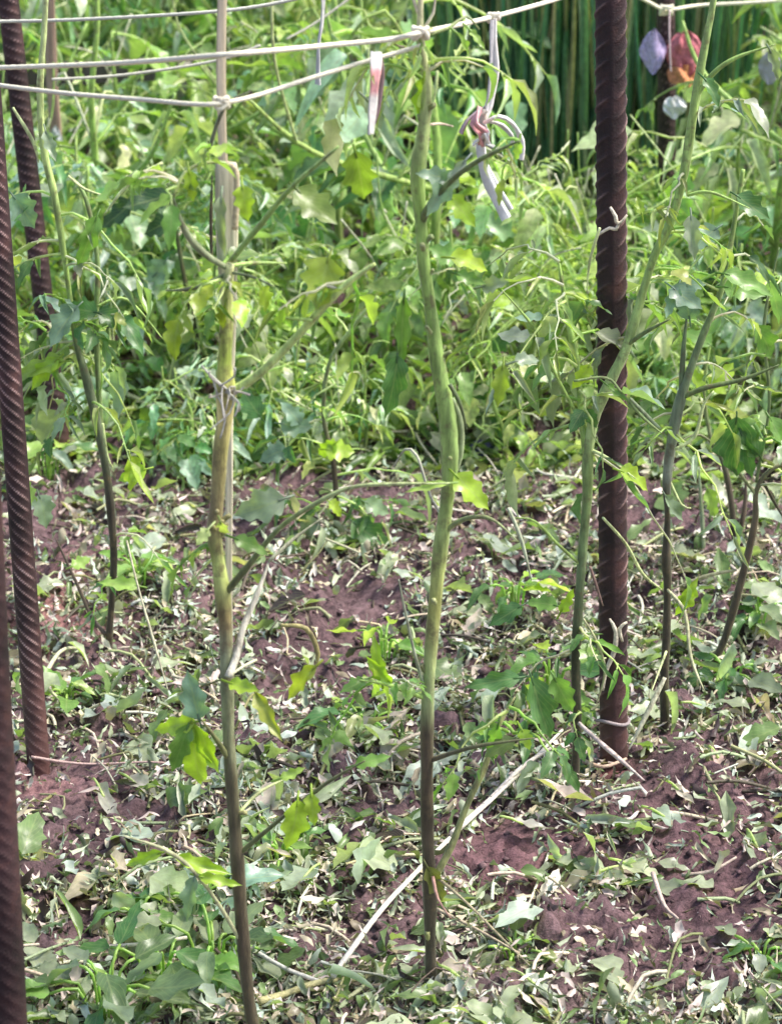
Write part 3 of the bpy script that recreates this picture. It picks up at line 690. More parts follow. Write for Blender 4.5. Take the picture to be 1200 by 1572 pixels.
for b_, tp, w_, c_, kw in [
    ((306, 1104), (288, 1032), 60, BL, {}), ((300, 1108), (226, 1122), 40, YG, {}), ((295, 1108), (300, 1228), 85, YG, dict(ti=1)), ((290, 1112), (262, 1196), 45, FR, {}), ((300, 1112), (335, 1180), 40, YG, {}),
    ((352, 1048), (400, 1066), 34, YG, {}), ((392, 1062), (434, 1138), 34, (.36, .38, .06), {}), ((486, 1022), (428, 1080), 38, (.33, .38, .05), {}),
    ((457, 1228), (450, 1316), 60, YG, dict(ti=3)), ((478, 1218), (480, 1270), 35, YG, {}),
    ((437, 765), (358, 796), 70, GY, {}), ((360, 826), (412, 846), 34, FR, {}), ((320, 812), (300, 836), 28, SP, {}), ((338, 800), (352, 836), 26, (.36, .42, .15), {}),
    ((505, 395), (482, 475), 92, (.27, .34, .05), {}), ((545, 232), (565, 322), 70, (.22, .33, .045), dict(ti=1)), ((455, 290), (512, 352), 74, (.15, .22, .05), {}), ((372, 285), (378, 338), 44, YG, {}), ((290, 262), (300, 312), 30, YG, {}),
    ((400, 440), (420, 480), 40, YG, {}), ((345, 470), (338, 505), 30, (.25, .3, .03), {}), ((265, 302), (205, 330), 30, SG, {}), ((340, 300), (335, 395), 26, GY, {}),
    ((250, 1308), (182, 1332), 26, YG, {}), ((268, 1315), (350, 1345), 34, YG, {}), ((300, 1345), (280, 1420), 36, BL, {}), ((305, 1345), (372, 1360), 26, YG, {}), ((545, 1175), (600, 1160), 30, FR, {}),
    ((430, 1195), (470, 1180), 22, SG, {}), ((688, 742), (620, 752), 18, SG, {})]:
    pxleaf(A, b_, tp, w_, c_, yA-.02, **kw)
def scars(parent, rows, Y, n, seed, col, smin=.5):
    rs = random.Random(seed)                            # little broken leaf-stalk stubs along a stem
    for k in range(n):
        i = rs.randrange(len(rows)-1); t = rs.random(); a, b = rows[i], rows[i+1]
        p = at(a[0]+(b[0]-a[0])*t, a[1]+(b[1]-a[1])*t, Y); w_ = a[2]*.40*depth(p)/F; an = rs.uniform(3.1, 6.3)
        o_ = Vector((math.cos(an), math.sin(an), 0)); mb = MB()
        mb.tube(spline([p+o_*w_*.5-UP*.003, p+o_*w_*.95, p+o_*(w_+rs.uniform(.000, .006))+UP*rs.uniform(0, .006)], .002), [rs.uniform(.0012, .0022)]*99, jit(col, .3), 7, rough=.25)
        mb.build('stub', M_STEM, parent)
scars(A, [(365, 1330, 24), (351, 1130, 23), (346, 960, 25), (336, 865, 25), (334, 765, 24), (345, 640, 29), (348, 500, 27)], yA, 11, 1, (.30, .30, .12))
# ---- plant B, centre
B = thing('tomato_plant', 'tall bent tomato plant at centre, dark foot and thick smooth green upper stem', 'tomato plant', G(662, 1528), 'battered tomato plants')
mb = MB()
pxbranch(mb, [(664, 1545, 22), (660, 1450, 21), (660, 1380, 25), (656, 1280, 22), (655, 1180, 24), (656, 1080, 25), (661, 1000, 22), (668, 920, 24), (675, 850, 27), (683, 790, 26), (690, 720, 29), (686, 640, 31), (672, 560, 26), (660, 470, 24), (650, 400, 23), (646, 340, 22), (641, 270, 26), (650, 200, 22), (655, 130, 18), (646, 65, 14), (645, 10, 12), (649, -50, 10)], yB,
         ramp((0, SD), (.24, SB), (.3, (.09, .07, .045)), (.34, (.30, .37, .16)), (.42, (.33, .34, .10)), (.5, (.32, .42, .13)), (.6, (.25, .38, .10)), (.8, (.27, .42, .10)), (.9, (.46, .52, .22)), (1, (.50, .42, .30))), 14)
mb.build('stem', M_STEM, B)
for rows, c_, dy in [
    ([(647, 340, 16), (662, 312, 13), (695, 275, 11), (740, 243, 10), (797, 216, 7)], (.13, .18, .06), (0, -.04)),
    ([(682, 816, 12), (705, 800, 9), (735, 793, 8), (760, 800, 6), (795, 832, 5)], (.22, .27, .10), (0, -.03)),
    ([(655, 1072, 11), (620, 1060, 8), (585, 1048, 8), (550, 1044, 5)], SG, (0, -.02)),
    ([(654, 1065, 7), (638, 1010, 6), (622, 940, 5), (612, 890, 4)], (.33, .36, .24), (0, -.02)),
    ([(658, 1168, 11), (700, 1154, 8), (740, 1144, 8), (820, 1133, 6)], ramp((0, SB), (1, (.14, .16, .06))), (0, -.03)),
    ([(668, 1345, 12), (692, 1300, 13), (715, 1240, 12), (742, 1180, 13), (762, 1120, 10), (790, 1070, 7)], (.24, .25, .09), (0, .05)),
    ([(694, 612, 8), (706, 650, 12), (704, 700, 15), (692, 745, 12)], (.26, .33, .16), (.005, .012)),
    ([(690, 590, 8), (706, 620, 7), (716, 660, 6)], (.10, .14, .05), (-.006, -.008)),
    ([(665, 1342, 6), (715, 1385, 5), (765, 1435, 4), (812, 1482, 3)], (.36, .30, .18), (0, -.12)),
    ([(664, 1345, 7), (672, 1380, 5), (692, 1410, 4)], (.40, .22, .17), (-.01, -.03)),
    ([(780, 780, 6), (800, 830, 7), (815, 890, 7)], (.38, .42, .28), (.15, .15)),
    ([(645, 30, 6), (632, -10, 5), (628, -40, 4)], (.55, .48, .36), (0, 0)), ([(648, 45, 6), (665, 20, 5), (668, -20, 4)], (.55, .50, .36), (0, 0)),
    ([(650, 55, 7), (690, 42, 6), (715, 25, 5), (735, 45, 5)], (.30, .36, .14), (0, .02)),
    ([(640, 72, 6), (615, 72, 5), (595, 62, 4)], (.30, .26, .18), (0, .02)),
    ([(655, 192, 5), (675, 190, 5), (695, 194, 5)], (.55, .42, .33), (.0, .03)),
    ([(683, 800, 6), (660, 760, 5), (640, 700, 5), (622, 690, 5), (605, 715, 4)], (.42, .42, .32), (0, .04)),
]: branch(B, rows, yB, c_, dy)
for b_, tp, w_, c_, kw in [
    ((698, 728), (752, 784), 56, YG, dict(ti=0)), ((690, 275), (640, 262), 40, BL, {}), ((700, 262), (650, 330), 46, BL, {}), ((715, 245), (672, 300), 24, (.3, .36, .36), {}),
    ((585, 1045), (570, 985), 34, YG, {}), ((600, 1050), (560, 1000), 26, YG, {}), ((560, 1044), (525, 1060), 30, FR, {}), ((798, 1040), (712, 1052), 40, MD, {}), ((790, 1135), (740, 1160), 36, OL, {}),
    ((815, 1040), (842, 1140), 60, MD, {}), ((850, 1040), (880, 1100), 50, FR, {}), ((800, 1120), (815, 1150), 30, YG, {}), ((765, 1110), (745, 1190), 30, FR, {}), ((655, 1330), (690, 1395), 40, (.17, .17, .05), {}),
    ((797, 216), (790, 250), 20, SG, {}), ((690, 395), (760, 405), 46, YG, dict(ti=1)), ((700, 420), (745, 440), 30, FR, {}), ((620, 455), (612, 560), 34, FR, {}), ((610, 545), (600, 650), 52, MD, {}), ((772, 560), (764, 630), 36, (.28, .38, .06), {}),
    ((790, 555), (830, 545), 34, GY, {}), ((740, 440), (780, 435), 36, GY, {}), ((560, 150), (600, 200), 46, GY, {}), ((690, 300), (730, 350), 44, YG, {}), ((650, 120), (640, 190), 26, YG, {}), ((720, 45), (745, 75), 16, SG, {}), ((700, 50), (735, 90), 16, SG, {})]:
    pxleaf(B, b_, tp, w_, c_, yB-.01, **kw)
scars(B, [(660, 1450, 21), (656, 1280, 22), (656, 1080, 25), (668, 920, 24), (683, 790, 26), (686, 640, 30), (660, 470, 24), (646, 340, 22), (650, 200, 22), (655, 130, 18)], yB, 11, 2, (.28, .33, .12))
# ---- plant C, right by the rebar
C_ = thing('tomato_plant', 'tall tomato plant growing against the right rusty bar, stem crossing in front of it', 'tomato plant', G(882, 1216), 'battered tomato plants')
mb = MB()
pxbranch(mb, [(881, 1235, 14), (884, 1150, 16), (886, 1110, 16), (883, 1030, 17), (887, 940, 17), (894, 840, 17), (901, 760, 18), (902, 700, 19), (912, 640, 20), (938, 582, 21), (962, 530, 19), (985, 452, 15), (1004, 392, 14), (1028, 342, 16), (1048, 272, 17), (1064, 170, 17), (1077, 92, 14), (1092, 15, 12), (1100, -40, 10)], yC,
         ramp((0, SD), (.2, (.035, .04, .02)), (.3, (.13, .18, .08)), (.42, (.20, .28, .09)), (.5, (.40, .50, .20)), (.7, (.28, .42, .10)), (1, (.36, .50, .16))), 12)
mb.build('stem', M_STEM, C_)
for rows, c_, dy in [
    ([(900, 700, 14), (892, 640, 12), (885, 560, 12), (870, 480, 11), (856, 395, 8)], SG, (0, .02)),
    ([(958, 532, 9), (990, 510, 8), (1028, 490, 6)], (.16, .22, .07), (0, -.02)),
    ([(1066, 150, 9), (1095, 112, 9), (1130, 88, 8), (1190, 68, 6)], SG, (0, -.02)),
    ([(905, 690, 7), (935, 705, 6), (975, 735, 5)], SP, (0, -.03)),
    ([(892, 650, 6), (850, 570, 6), (820, 505, 6), (770, 445, 5)], SG, (0, -.03)),
    ([(892, 868, 6), (855, 835, 6), (820, 800, 5), (790, 795, 4)], SG, (0, -.03)),
    ([(925, 795, 5), (960, 835, 6), (985, 880, 6), (1015, 905, 5)], SP, (-.03, .05)),
    ([(880, 585, 5), (930, 580, 5), (955, 605, 5), (985, 640, 6), (1015, 665, 6)], (.22, .30, .10), (-.035, -.03)),
    ([(888, 1110, 7), (915, 1135, 8), (950, 1165, 9), (988, 1198, 7)], (.50, .40, .36), (-.02, -.08)),
    ([(1020, 1040, 7), (1005, 1070, 9), (985, 1110, 9), (965, 1150, 7)], (.56, .54, .38), (-.03, -.05)),
    ([(902, 990, 5), (918, 1010, 5), (930, 1010, 5)], SP, (0, 0)),
    ([(895, 950, 4), (915, 985, 5), (928, 1030, 5), (915, 1080, 4)], (.38, .38, .2), (-.02, -.02)),
    ([(905, 870, 5), (915, 900, 5), (925, 930, 4)], (.2, .12, .1), (0, 0)),
    ([(1055, 300, 6), (1090, 295, 6), (1150, 320, 5)], SG, (0, -.02)),
    ([(920, 350, 5), (905, 400, 5), (900, 450, 4)], SP, (-.02, 0)),
]: branch(C_, rows, yC, c_, dy)
for rows in [[(936, 318, 5), (944, 332, 7), (948, 345, 6), (962, 330, 4)], [(918, 360, 5), (935, 350, 6), (945, 352, 7), (950, 340, 4)], 
             [(935, 950, 4), (945, 970, 8), (942, 1000, 9), (930, 1030, 7), (925, 1060, 4)], [(962, 955, 4), (950, 965, 7), (955, 985, 4)]]:
    mb = MB(); pxbranch(mb, rows, yr-.022, (.66, .58, .44), 8); mb.build('peeled_strip', M_STRAW, C_)      # pale strips caught on the bar
for b_, tp, w_, c_, kw in [
    ((950, 722), (1008, 744), 44, YG, {}), ((905, 560), (880, 600), 34, YG, {}), ((1030, 440), (1075, 480), 50, BL, {}), ((1040, 440), (1020, 490), 30, BL, {}), ((1060, 330), (1062, 400), 36, GY, {}), ((985, 330), (978, 300), 20, YG, {}),
    ((930, 590), (960, 620), 20, FR, {}), ((855, 930), (805, 920), 36, FR, {}), ((800, 930), (750, 960), 40, MD, {}), ((860, 940), (880, 900), 26, YG, {}), ((1110, 420), (1190, 440), 44, FR, {}), ((1080, 120), (1110, 160), 30, MD, {}), ((1180, 75), (1200, 130), 26, GY, {})]:
    pxleaf(C_, b_, tp, w_, c_, yC-.03, **kw)
for b_, tp in [((916, 668), (942, 648)), ((908, 692), (948, 742)), ((912, 520), (946, 524))]: pxleaf(C_, b_, tp, 18, (.66, .62, .46), yC+.3, big=False)
# ---- the smaller plants
yD = G(165, 1002).y
D = thing('tomato_plant', 'thin dark stemmed tomato plant behind the ribbed left bar, twin stems rising', 'tomato plant', G(165, 1002), 'battered tomato plants')
mb = MB(); pxbranch(mb, [(165, 1015, 13), (172, 920, 13), (175, 850, 13), (168, 760, 15), (158, 690, 16), (145, 630, 18), (130, 570, 14), (116, 520, 10), (104, 430, 10), (86, 310, 13), (68, 230, 13), (62, 140, 13), (68, 50, 10), (72, -20, 8)], yD, ramp((0, SD), (.25, SD), (.36, (.10, .12, .07)), (.5, (.14, .18, .08)), (.6, SG), (1, SP)), 10); mb.build('stem', M_STEM, D)
for rows, c_, dy in [
    ([(156, 685, 12), (152, 600, 11), (148, 500, 10), (150, 400, 9), (132, 305, 8), (105, 265, 6)], (.17, .25, .08), (0, .03)),
    ([(163, 975, 9), (140, 945, 7), (118, 895, 7), (85, 825, 5)], (.10, .07, .05), (0, .02)),
    ([(170, 930, 5), (190, 910, 4), (215, 905, 4)], SO, (0, 0)), ([(165, 1000, 9), (158, 1020, 8), (148, 1042, 6)], SD, (-.01, -.05)),
    ([(150, 470, 5), (195, 460, 6), (250, 520, 5)], SG, (0, 0)), ([(105, 270, 5), (130, 290, 5), (160, 300, 5)], SP, (0, 0)),
    ([(158, 650, 5), (165, 700, 5), (175, 720, 4)], SP, (-.02, -.02)), ([(195, 830, 4), (212, 900, 4), (235, 980, 5), (258, 1060, 5)], (.36, .34, .22), (-.1, -.22)),
    ([(250, 250, 7), (200, 280, 8), (160, 330, 8)], SP, (0, 0)), ([(20, 165, 5), (50, 215, 7), (60, 250, 5)], SP, (0, 0))]: branch(D, rows, yD, c_, dy)
for b_, tp, w_, c_, kw in [((100, 555), (2, 572), 46, (.24, .34, .05), {}), ((90, 550), (40, 600), 40, YG, {}), ((150, 480), (95, 470), 50, MD, {}), ((150, 480), (205, 500), 46, MD, {}), ((120, 470), (70, 530), 60, BL, {}), ((150, 330), (120, 420), 40, FR, {}),
                           ((60, 760), (80, 810), 50, GY, {}), ((30, 740), (55, 780), 40, SG, {}), ((200, 700), (215, 760), 50, YG, {}), ((225, 720), (180, 735), 36, YG, {}), ((20, 300), (60, 350), 60, BL, {}), ((70, 200), (85, 250), 26, GY, {}), ((215, 900), (150, 890), 30, SG, {}), ((110, 870), (140, 860), 30, SG, {})]:
    pxleaf(D, b_, tp, w_, c_, yD-.02, **kw)
def small(label, base, stem, cols, brs, lvs, w0=None):
    Y = G(*base).y; t = thing('tomato_plant', label, 'tomato plant', G(*base), 'battered tomato plants')
    mb = MB(); pxbranch(mb, stem, Y, ramp(*cols), 9); mb.build('stem', M_STEM, t)
    for rows, c_, dy in brs: branch(t, rows, Y, c_, dy)
    for b_, tp, w_, c_ in lvs: pxleaf(t, b_, tp, w_, c_, Y-.02)
    return t
dkg = [(0, SD), (.35, (.08, .06, .04)), (.55, (.16, .20, .09)), (1, SG)]
small('slanting dark stemmed tomato plant at the right edge, leaning away from the bar', (1070, 1046), [(1066, 1052, 10), (1085, 1030, 13), (1110, 985, 15), (1140, 880, 14), (1158, 800, 12), (1160, 755, 10), (1178, 725, 8), (1215, 705, 8)], [(0, SD), (.7, (.11, .08, .05)), (1, (.2, .2, .1))],
      [([(1130, 875, 5), (1080, 885, 7), (1030, 905, 5)], (.40, .38, .2), (0, 0)), ([(1160, 760, 6), (1120, 710, 6), (1075, 668, 5), (1040, 680, 4)], (.24, .27, .12), (0, -.02)), ([(1160, 740, 6), (1180, 620, 6), (1172, 500, 6), (1195, 380, 6)], (.16, .22, .08), (0, .02)), ([(1168, 735, 5), (1190, 775, 6), (1205, 800, 5)], SD, (0, .04))],
      [((1130, 640), (1120, 735), 90, MD), ((1135, 660), (1160, 740), 44, MD), ((1165, 700), (1130, 650), 50, (.1, .2, .04)), ((1180, 640), (1210, 700), 40, FR), ((1160, 500), (1200, 560), 50, FR), ((1190, 430), (1140, 430), 44, YG), ((1075, 600), (1060, 560), 30, YG)])
small('forking tomato plant right of the rusty bar with knobbly dark lower stem', (1020, 1102), [(1020, 1120, 16), (1019, 1040, 18), (1022, 985, 15), (1024, 900, 14), (1022, 860, 17), (1024, 790, 12), (1023, 740, 17), (1030, 680, 20), (1042, 620, 19), (1058, 570, 15), (1080, 510, 13), (1108, 440, 12), (1125, 350, 9), (1140, 260, 7)], [(0, SD), (.4, (.07, .06, .04)), (.48, (.24, .26, .2)), (.6, (.16, .21, .12)), (1, SG)],
      [([(1042, 612, 10), (1080, 596, 10), (1140, 582, 9), (1195, 560, 6)], (.13, .18, .06), (0, -.02)), ([(1045, 600, 10), (1048, 540, 9), (1055, 470, 7)], (.12, .17, .08), (0, .01)), ([(1035, 690, 6), (1065, 670, 7), (1080, 620, 6), (1095, 600, 5)], SP, (-.02, -.02)), ([(1028, 740, 5), (1045, 775, 5), (1060, 780, 4)], SP, (0, 0)), ([(1018, 665, 7), (975, 620, 6), (945, 590, 5)], (.3, .36, .2), (0, 0)), ([(1022, 1000, 5), (1000, 1060, 5)], SP, (-.05, -.1)), ([(1024, 905, 5), (1050, 940, 7), (1060, 1010, 7), (1080, 1060, 5)], (.4, .4, .22), (-.03, -.1))],
      [((1058, 490), (1048, 440), 50, BL), ((1050, 440), (1080, 430), 40, BL), ((1110, 440), (1175, 446), 50, FR), ((1065, 900), (1040, 950), 34, YG), ((1042, 925), (1070, 900), 26, YG), ((1100, 350), (1060, 380), 50, BL), ((1130, 300), (1180, 340), 50, MD), ((1020, 760), (1040, 800), 30, GY)])
small('short dark stemmed tomato plant further back near the right edge', (1128, 848), [(1130, 855, 13), (1126, 810, 13), (1120, 760, 12), (1108, 705, 10), (1092, 680, 7), (1080, 600, 6), (1090, 520, 6)], dkg, [([(1130, 840, 10), (1142, 780, 9), (1144, 730, 8)], (.12, .08, .06), (.01, .01)), ([(1080, 850, 7), (1076, 780, 8), (1072, 720, 6)], (.22, .27, .15), (-.02, 0))], [((1085, 750), (1100, 800), 34, SG), ((1092, 600), (1130, 560), 50, YG), ((1090, 530), (1050, 500), 40, FR)])
small('small leafy tomato plant on the soil between left and centre foreground stems', (516, 826), [(517, 835, 13), (516, 770, 12), (511, 705, 10), (497, 640, 8), (505, 560, 8), (540, 505, 8), (580, 455, 6)], dkg,
      [([(512, 720, 5), (470, 745, 5), (440, 760, 5)], (.3, .3, .15), (0, 0)), ([(511, 700, 5), (540, 690, 5), (560, 690, 4)], SG, (0, 0)), ([(500, 640, 5), (460, 620, 5), (430, 600, 5)], SP, (0, 0)), ([(516, 770, 4), (560, 790, 5), (590, 840, 4)], SP, (0, 0))],
      [((500, 690), (545, 695), 50, YG), ((515, 680), (485, 705), 36, YG), ((505, 770), (530, 790), 30, YG), ((540, 800), (600, 850), 60, MD), ((490, 800), (450, 830), 50, GY), ((430, 650), (480, 660), 50, BL), ((440, 690), (400, 700), 50, BL), ((460, 650), (440, 620), 40, BL), ((560, 770), (600, 790), 40, (.2, .28, .16)), ((400, 640), (370, 600), 50, MD)])
small('dark thin tomato stem just left of wooden stake, behind it', (312, 642), [(313, 650, 9), (308, 560, 11), (296, 490, 11), (282, 420, 9), (268, 340, 8), (258, 280, 6)], [(0, SD), (.5, (.06, .06, .03)), (1, (.14, .18, .07))], [([(300, 510, 5), (250, 530, 5), (210, 480, 5)], SG, (0, 0)), ([(310, 580, 5), (270, 560, 5), (235, 600, 6)], SP, (0, 0))], [((255, 400), (225, 450), 50, BL), ((240, 420), (270, 400), 40, BL), ((270, 340), (215, 350), 60, DK), ((260, 300), (190, 320), 60, DK), ((205, 310), (160, 350), 50, DK), ((235, 600), (200, 640), 50, MD)])
small('leaning tomato stem halfway between centre stem and rusty bar, behind both', (800, 668), [(800, 672, 9), (790, 600, 9), (770, 520, 9), (745, 470, 8), (700, 410, 7), (690, 340, 6)], dkg, [([(795, 640, 6), (760, 610, 5), (720, 590, 5)], SG, (0, 0)), ([(790, 600, 5), (815, 560, 6), (830, 500, 5)], SP, (0, 0)), ([(700, 590, 6), (712, 565, 6), (700, 530, 5)], SP, (0, 0))], [((775, 510), (750, 545), 50, MD), ((745, 470), (790, 460), 50, YG), ((720, 590), (740, 630), 50, MD), ((830, 500), (860, 540), 50, FR), ((700, 400), (660, 380), 50, FR)])

def wilt(parent, rows, Y, n, cols, seed, L=(.045, .10), narrow=.75):
    rs = random.Random(seed)
    for k in range(n):
        i = rs.randrange(len(rows)-1); t = rs.random(); a, b = rows[i], rows[i+1]
        p = at(a[0]+(b[0]-a[0])*t, a[1]+(b[1]-a[1])*t, Y); an = rs.uniform(0, 6.28)
        mb = MB(); compound(mb, p, (math.cos(an), math.sin(an)*.7, rs.uniform(-.5, .9)), rs.uniform(*L), cols[rs.randrange(len(cols))], rs, rs.uniform(.4, 1.8), rs.choice([1, 2, 2, 3]), narrow, .42, petc=rs.choice([SP, SG, SW]), pr=.0012)
        mb.build('leaf', M_LEAF, parent)
WC = [(.30, .38, .2), FR, GY, MD, (.34, .40, .12)]
wilt(C_, [(902, 705), (893, 650), (885, 560), (870, 480), (858, 400)], yC, 12, WC, 1)
wilt(C_, [(960, 530), (1004, 392), (1048, 272), (1077, 92)], yC, 9, WC, 2, (.04, .08))
wilt(C_, [(884, 1110), (884, 1030), (890, 900)], yC, 5, [FR, MD, YG], 12, (.04, .08), .3)
wilt(D, [(150, 660), (130, 570), (116, 520), (104, 430), (86, 310), (68, 230)], yD, 14, WC, 3)
wilt(D, [(100, 440), (112, 520), (70, 500), (90, 600)], yD+.01, 10, [BL, GY, MD], 33, (.05, .09), .3)
wilt(D, [(172, 920), (175, 850), (168, 760)], yD, 4, WC, 13, (.03, .07))
wilt(A, [(350, 440), (352, 408)], yA, 4, [FR, YG], 4, (.03, .06), .3)
wilt(A, [(266, 302), (320, 249)], yA, 4, [FR, YG, SG], 5, (.03, .06), .4)
wilt(A, [(520, 446), (575, 405)], yA-.03, 3, [FR, YG], 6, (.03, .06), .4)
wilt(A, [(335, 820), (345, 850)], yA, 3, [FR, YG], 7, (.02, .035), .3)
wilt(B, [(655, 130), (646, 65), (645, 20)], yB, 8, [(.4, .46, .2), FR, SP], 8, (.03, .07), .8)
wilt(B, [(797, 216), (775, 228)], yB-.03, 3, [SP, YG], 9, (.02, .04), .8)
wilt(B, [(790, 1070), (762, 1120), (820, 1133)], yB+.03, 6, [MD, FR, YG], 10, (.03, .06), .2)
wilt(B, [(550, 1044), (600, 1050)], yB, 3, [FR, YG], 11, (.03, .05), .2)
for nm_, rows_, n_, sd_ in [('slanting', [(1160, 760), (1178, 640), (1172, 500), (1190, 400)], 12, 20), ('forking', [(1030, 680), (1058, 570), (1108, 440), (1130, 320)], 16, 21), ('short dark', [(1108, 705), (1080, 600), (1090, 520)], 9, 22),
                          ('small leafy', [(516, 800), (511, 705), (497, 640), (540, 505)], 16, 23), ('dark thin', [(312, 600), (296, 490), (268, 340)], 10, 24), ('leaning tomato', [(800, 650), (770, 520), (700, 410)], 14, 25)]:
    o_ = next(o for o in COL.objects if o.parent is None and o.get('label', '').startswith(nm_)); wilt(o_, rows_, o_.location.y, n_, WC, sd_)
# ------------------------------------------------------------------ fallen stalks and single fallen leaves
def stalk(label, rows, w, col, lift=.016, cat='stalk', name='fallen_stalk'):
    P = []
    for k, rw in enumerate(rows):
        g = G(rw[0], rw[1]); h = rw[2] if len(rw) > 2 else lift
        P.append((g.x, g.y, g.z+h))
    Q = spline(P, .006)[:, :3]; rr = w/2*depth(Q[0])/F
    mb = MB(); mb.tube(Q, np.linspace(rr, rr*.55, len(Q)), jit(col, .05), 7, rough=.15)
    return tag(mb.build(name, M_STRAW), label, cat)
stalk('long pale dry stalk running from bottom centre up towards the rusty bar', [(512, 1522), (580, 1438), (640, 1362), (700, 1300), (790, 1210), (862, 1142)], 10, (.72, .66, .55))
stalk('pale straw stalk beside the longest one, lying right of centre stem', [(694, 1302), (750, 1252), (800, 1205), (850, 1165)], 10, (.72, .64, .54))
stalk('olive stalk lying along the bottom edge right of the nearest stem', [(398, 1566), (440, 1552), (490, 1540), (560, 1520), (606, 1490)], 13, (.36, .34, .16))
stalk('thin brown stalk reaching right from the centre plant foot', [(670, 1425), (730, 1450), (795, 1490)], 6, (.42, .33, .22))
stalk('pale curved stalk lying left behind the nearest stem, below the far foliage', [(78, 624, .02), (130, 632, .03), (200, 640, .03), (262, 648, .02), (322, 664, .01)], 10, (.52, .52, .34))
stalk('thin pinkish stalk across soil at foot of the ribbed left bar', [(50, 1190), (130, 1188), (230, 1192), (262, 1200)], 5, (.46, .32, .28))
stalk('dry pale stalk sloping on soil right of the ribbed left bar', [(62, 1075, .02), (95, 1035, .02), (128, 1002, .01)], 9, (.52, .50, .34))
stalk('yellowish stalk crossing the foot of the ribbed left bar', [(28, 1068, .03), (60, 1085, .03), (112, 1106, .01)], 8, (.52, .50, .30))
stalk('short pale stalk lying low right of the torn pale leaf', [(1045, 1370), (1090, 1362), (1128, 1342)], 7, (.45, .36, .30))
stalk('pinkish leaf stalk pointing down from the torn pale leaf at right', [(1000, 1368), (1018, 1400), (1038, 1432)], 8, (.50, .38, .32))
stalk('pale hooked stalk curled on the soil left of centre stem', [(602, 690, .02), (625, 676, .03), (650, 690, .03), (676, 728, .01)], 6, (.52, .48, .34))
stalk('pinkish horizontal stalk touching the right of the centre stem', [(700, 718, .03), (745, 724, .02), (782, 716, .01)], 5, (.52, .40, .30))
stalk('olive bark curl lying at the foot of the rusty bar', [(895, 1195), (925, 1200), (960, 1188)], 8, (.48, .34, .24))
def fallen(label, base, tip, w, col, ti=0, lift=.012):
    a = G(*base); b = G(*tip); a.z += lift; b.z += lift*.6; v = b-a; mb = MB()
    mb.leaf(T_BIG[ti], a, v, (R.uniform(-.3, .3), R.uniform(-.5, .1), 1), v.length, jit(col, .06), w*depth(a)/F/(v.length*.775))
    p = a-v.normalized()*.012; mb.tube(spline([p, a+Vector((0, 0, .002)), a+v*.3], .01), .0012, SP, 5)
    return tag(mb.build('fallen_leaf', M_LEAF), label, 'fallen leaf', 'fallen tomato leaves')
PG = (.46, .50, .32)
fallen('pale torn leaf spread flat on bare soil at lower right', (952, 1338), (1012, 1352), 44, PG, 2)
fallen('long pale curled leaf left of the spread torn leaf', (930, 1362), (830, 1380), 30, (.42, .40, .32), 1)
fallen('grey green leaf pointing right below the rusty bar', (1000, 1262), (1062, 1300), 44, (.30, .38, .30), 0)
fallen('dusty pink curled leaf at upper edge of the bare soil near the right', (1092, 1175), (1122, 1215), 26, (.48, .34, .32), 3)
fallen('small white leaf right of the bare mound below rusty bar', (1030, 1222), (1064, 1226), 22, (.55, .50, .42), 0)
fallen('grey green leaf cluster piece at right edge below the bare soil', (1150, 1300), (1200, 1370), 50, (.32, .38, .28), 1)
fallen('large blue grey leaf on soil right of ribbed left bar', (195, 1100), (125, 1135), 50, (.30, .36, .32), 4, .02)
fallen('whitish oval leaf on soil between left bar and nearest stem', (195, 1210), (240, 1245), 36, (.52, .48, .42), 2)
fallen('pale leaf beside the whitish oval one, closer to the bar', (150, 1225), (185, 1265), 30, (.42, .40, .34), 0)
fallen('yellow withered leaf on soil next to the nearest dark bar', (40, 1310), (62, 1368), 46, (.48, .43, .22), 1)
fallen('broad grey green leaf at bottom centre right of centre foot', (800, 1520), (870, 1545), 40, (.28, .32, .25), 0)
fallen('pale leaf lying at bottom just right of centre plant foot', (690, 1510), (750, 1540), 26, (.40, .40, .32), 3)
fallen('grey green leaf on the ground right of nearest stem, lower middle', (480, 1370), (430, 1402), 54, (.28, .34, .24), 4, .02)
fallen('bright yellow green leaf on ground left of centre plant foot', (560, 1330), (505, 1362), 44, (.26, .33, .09), 2, .02)
fallen('pale bluish leaf lying under the right plants near right edge', (1060, 1090), (1110, 1110), 34, (.38, .46, .38), 0, .02)
fallen('pinkish leaf tip lying at right edge above bare soil', (1155, 1100), (1185, 1135), 22, (.50, .38, .36), 2)
fallen('grey leaf lying on bare soil left of the torn pale leaf', (785, 1298), (840, 1290), 26, (.36, .34, .30), 4)

# low broad-leaved weeds / leafy debris heaps
def weed(label, px, py, n, s, cols, seed, h=.05):
    rs = random.Random(seed); g = G(px, py); t = thing('seedling', label, 'seedling', g, 'low leafy seedlings')
    for k in range(n):
        a = k*2.4+rs.uniform(-.5, .5); r_ = rs.uniform(.0, .05)*s/.05
        o = g+Vector((math.cos(a)*r_, math.sin(a)*r_, rs.uniform(.012, h))); L = s*rs.uniform(.7, 1.3)
        mb = MB(); mb.tube(spline([g+Vector((math.cos(a)*r_*.3, math.sin(a)*r_*.3, -.003)), (g+o)/2+Vector((0, 0, h*.3)), o], .01), .0013, jit(SG), 5)
        mb.leaf((T_OVAL+T_OVAL+T_MED)[rs.randrange(16)], o, (math.cos(a), math.sin(a), rs.uniform(-.5, .3)), (rs.uniform(-.4, .4), rs.uniform(-.5, .3), 1), L, jit(cols[rs.randrange(len(cols))], .2), rs.uniform(.8, 1.1))
        mb.build('leaf', M_LEAF, t)
FG = [MD, FR, (.20, .26, .13), (.26, .31, .20), (.12, .18, .07)]
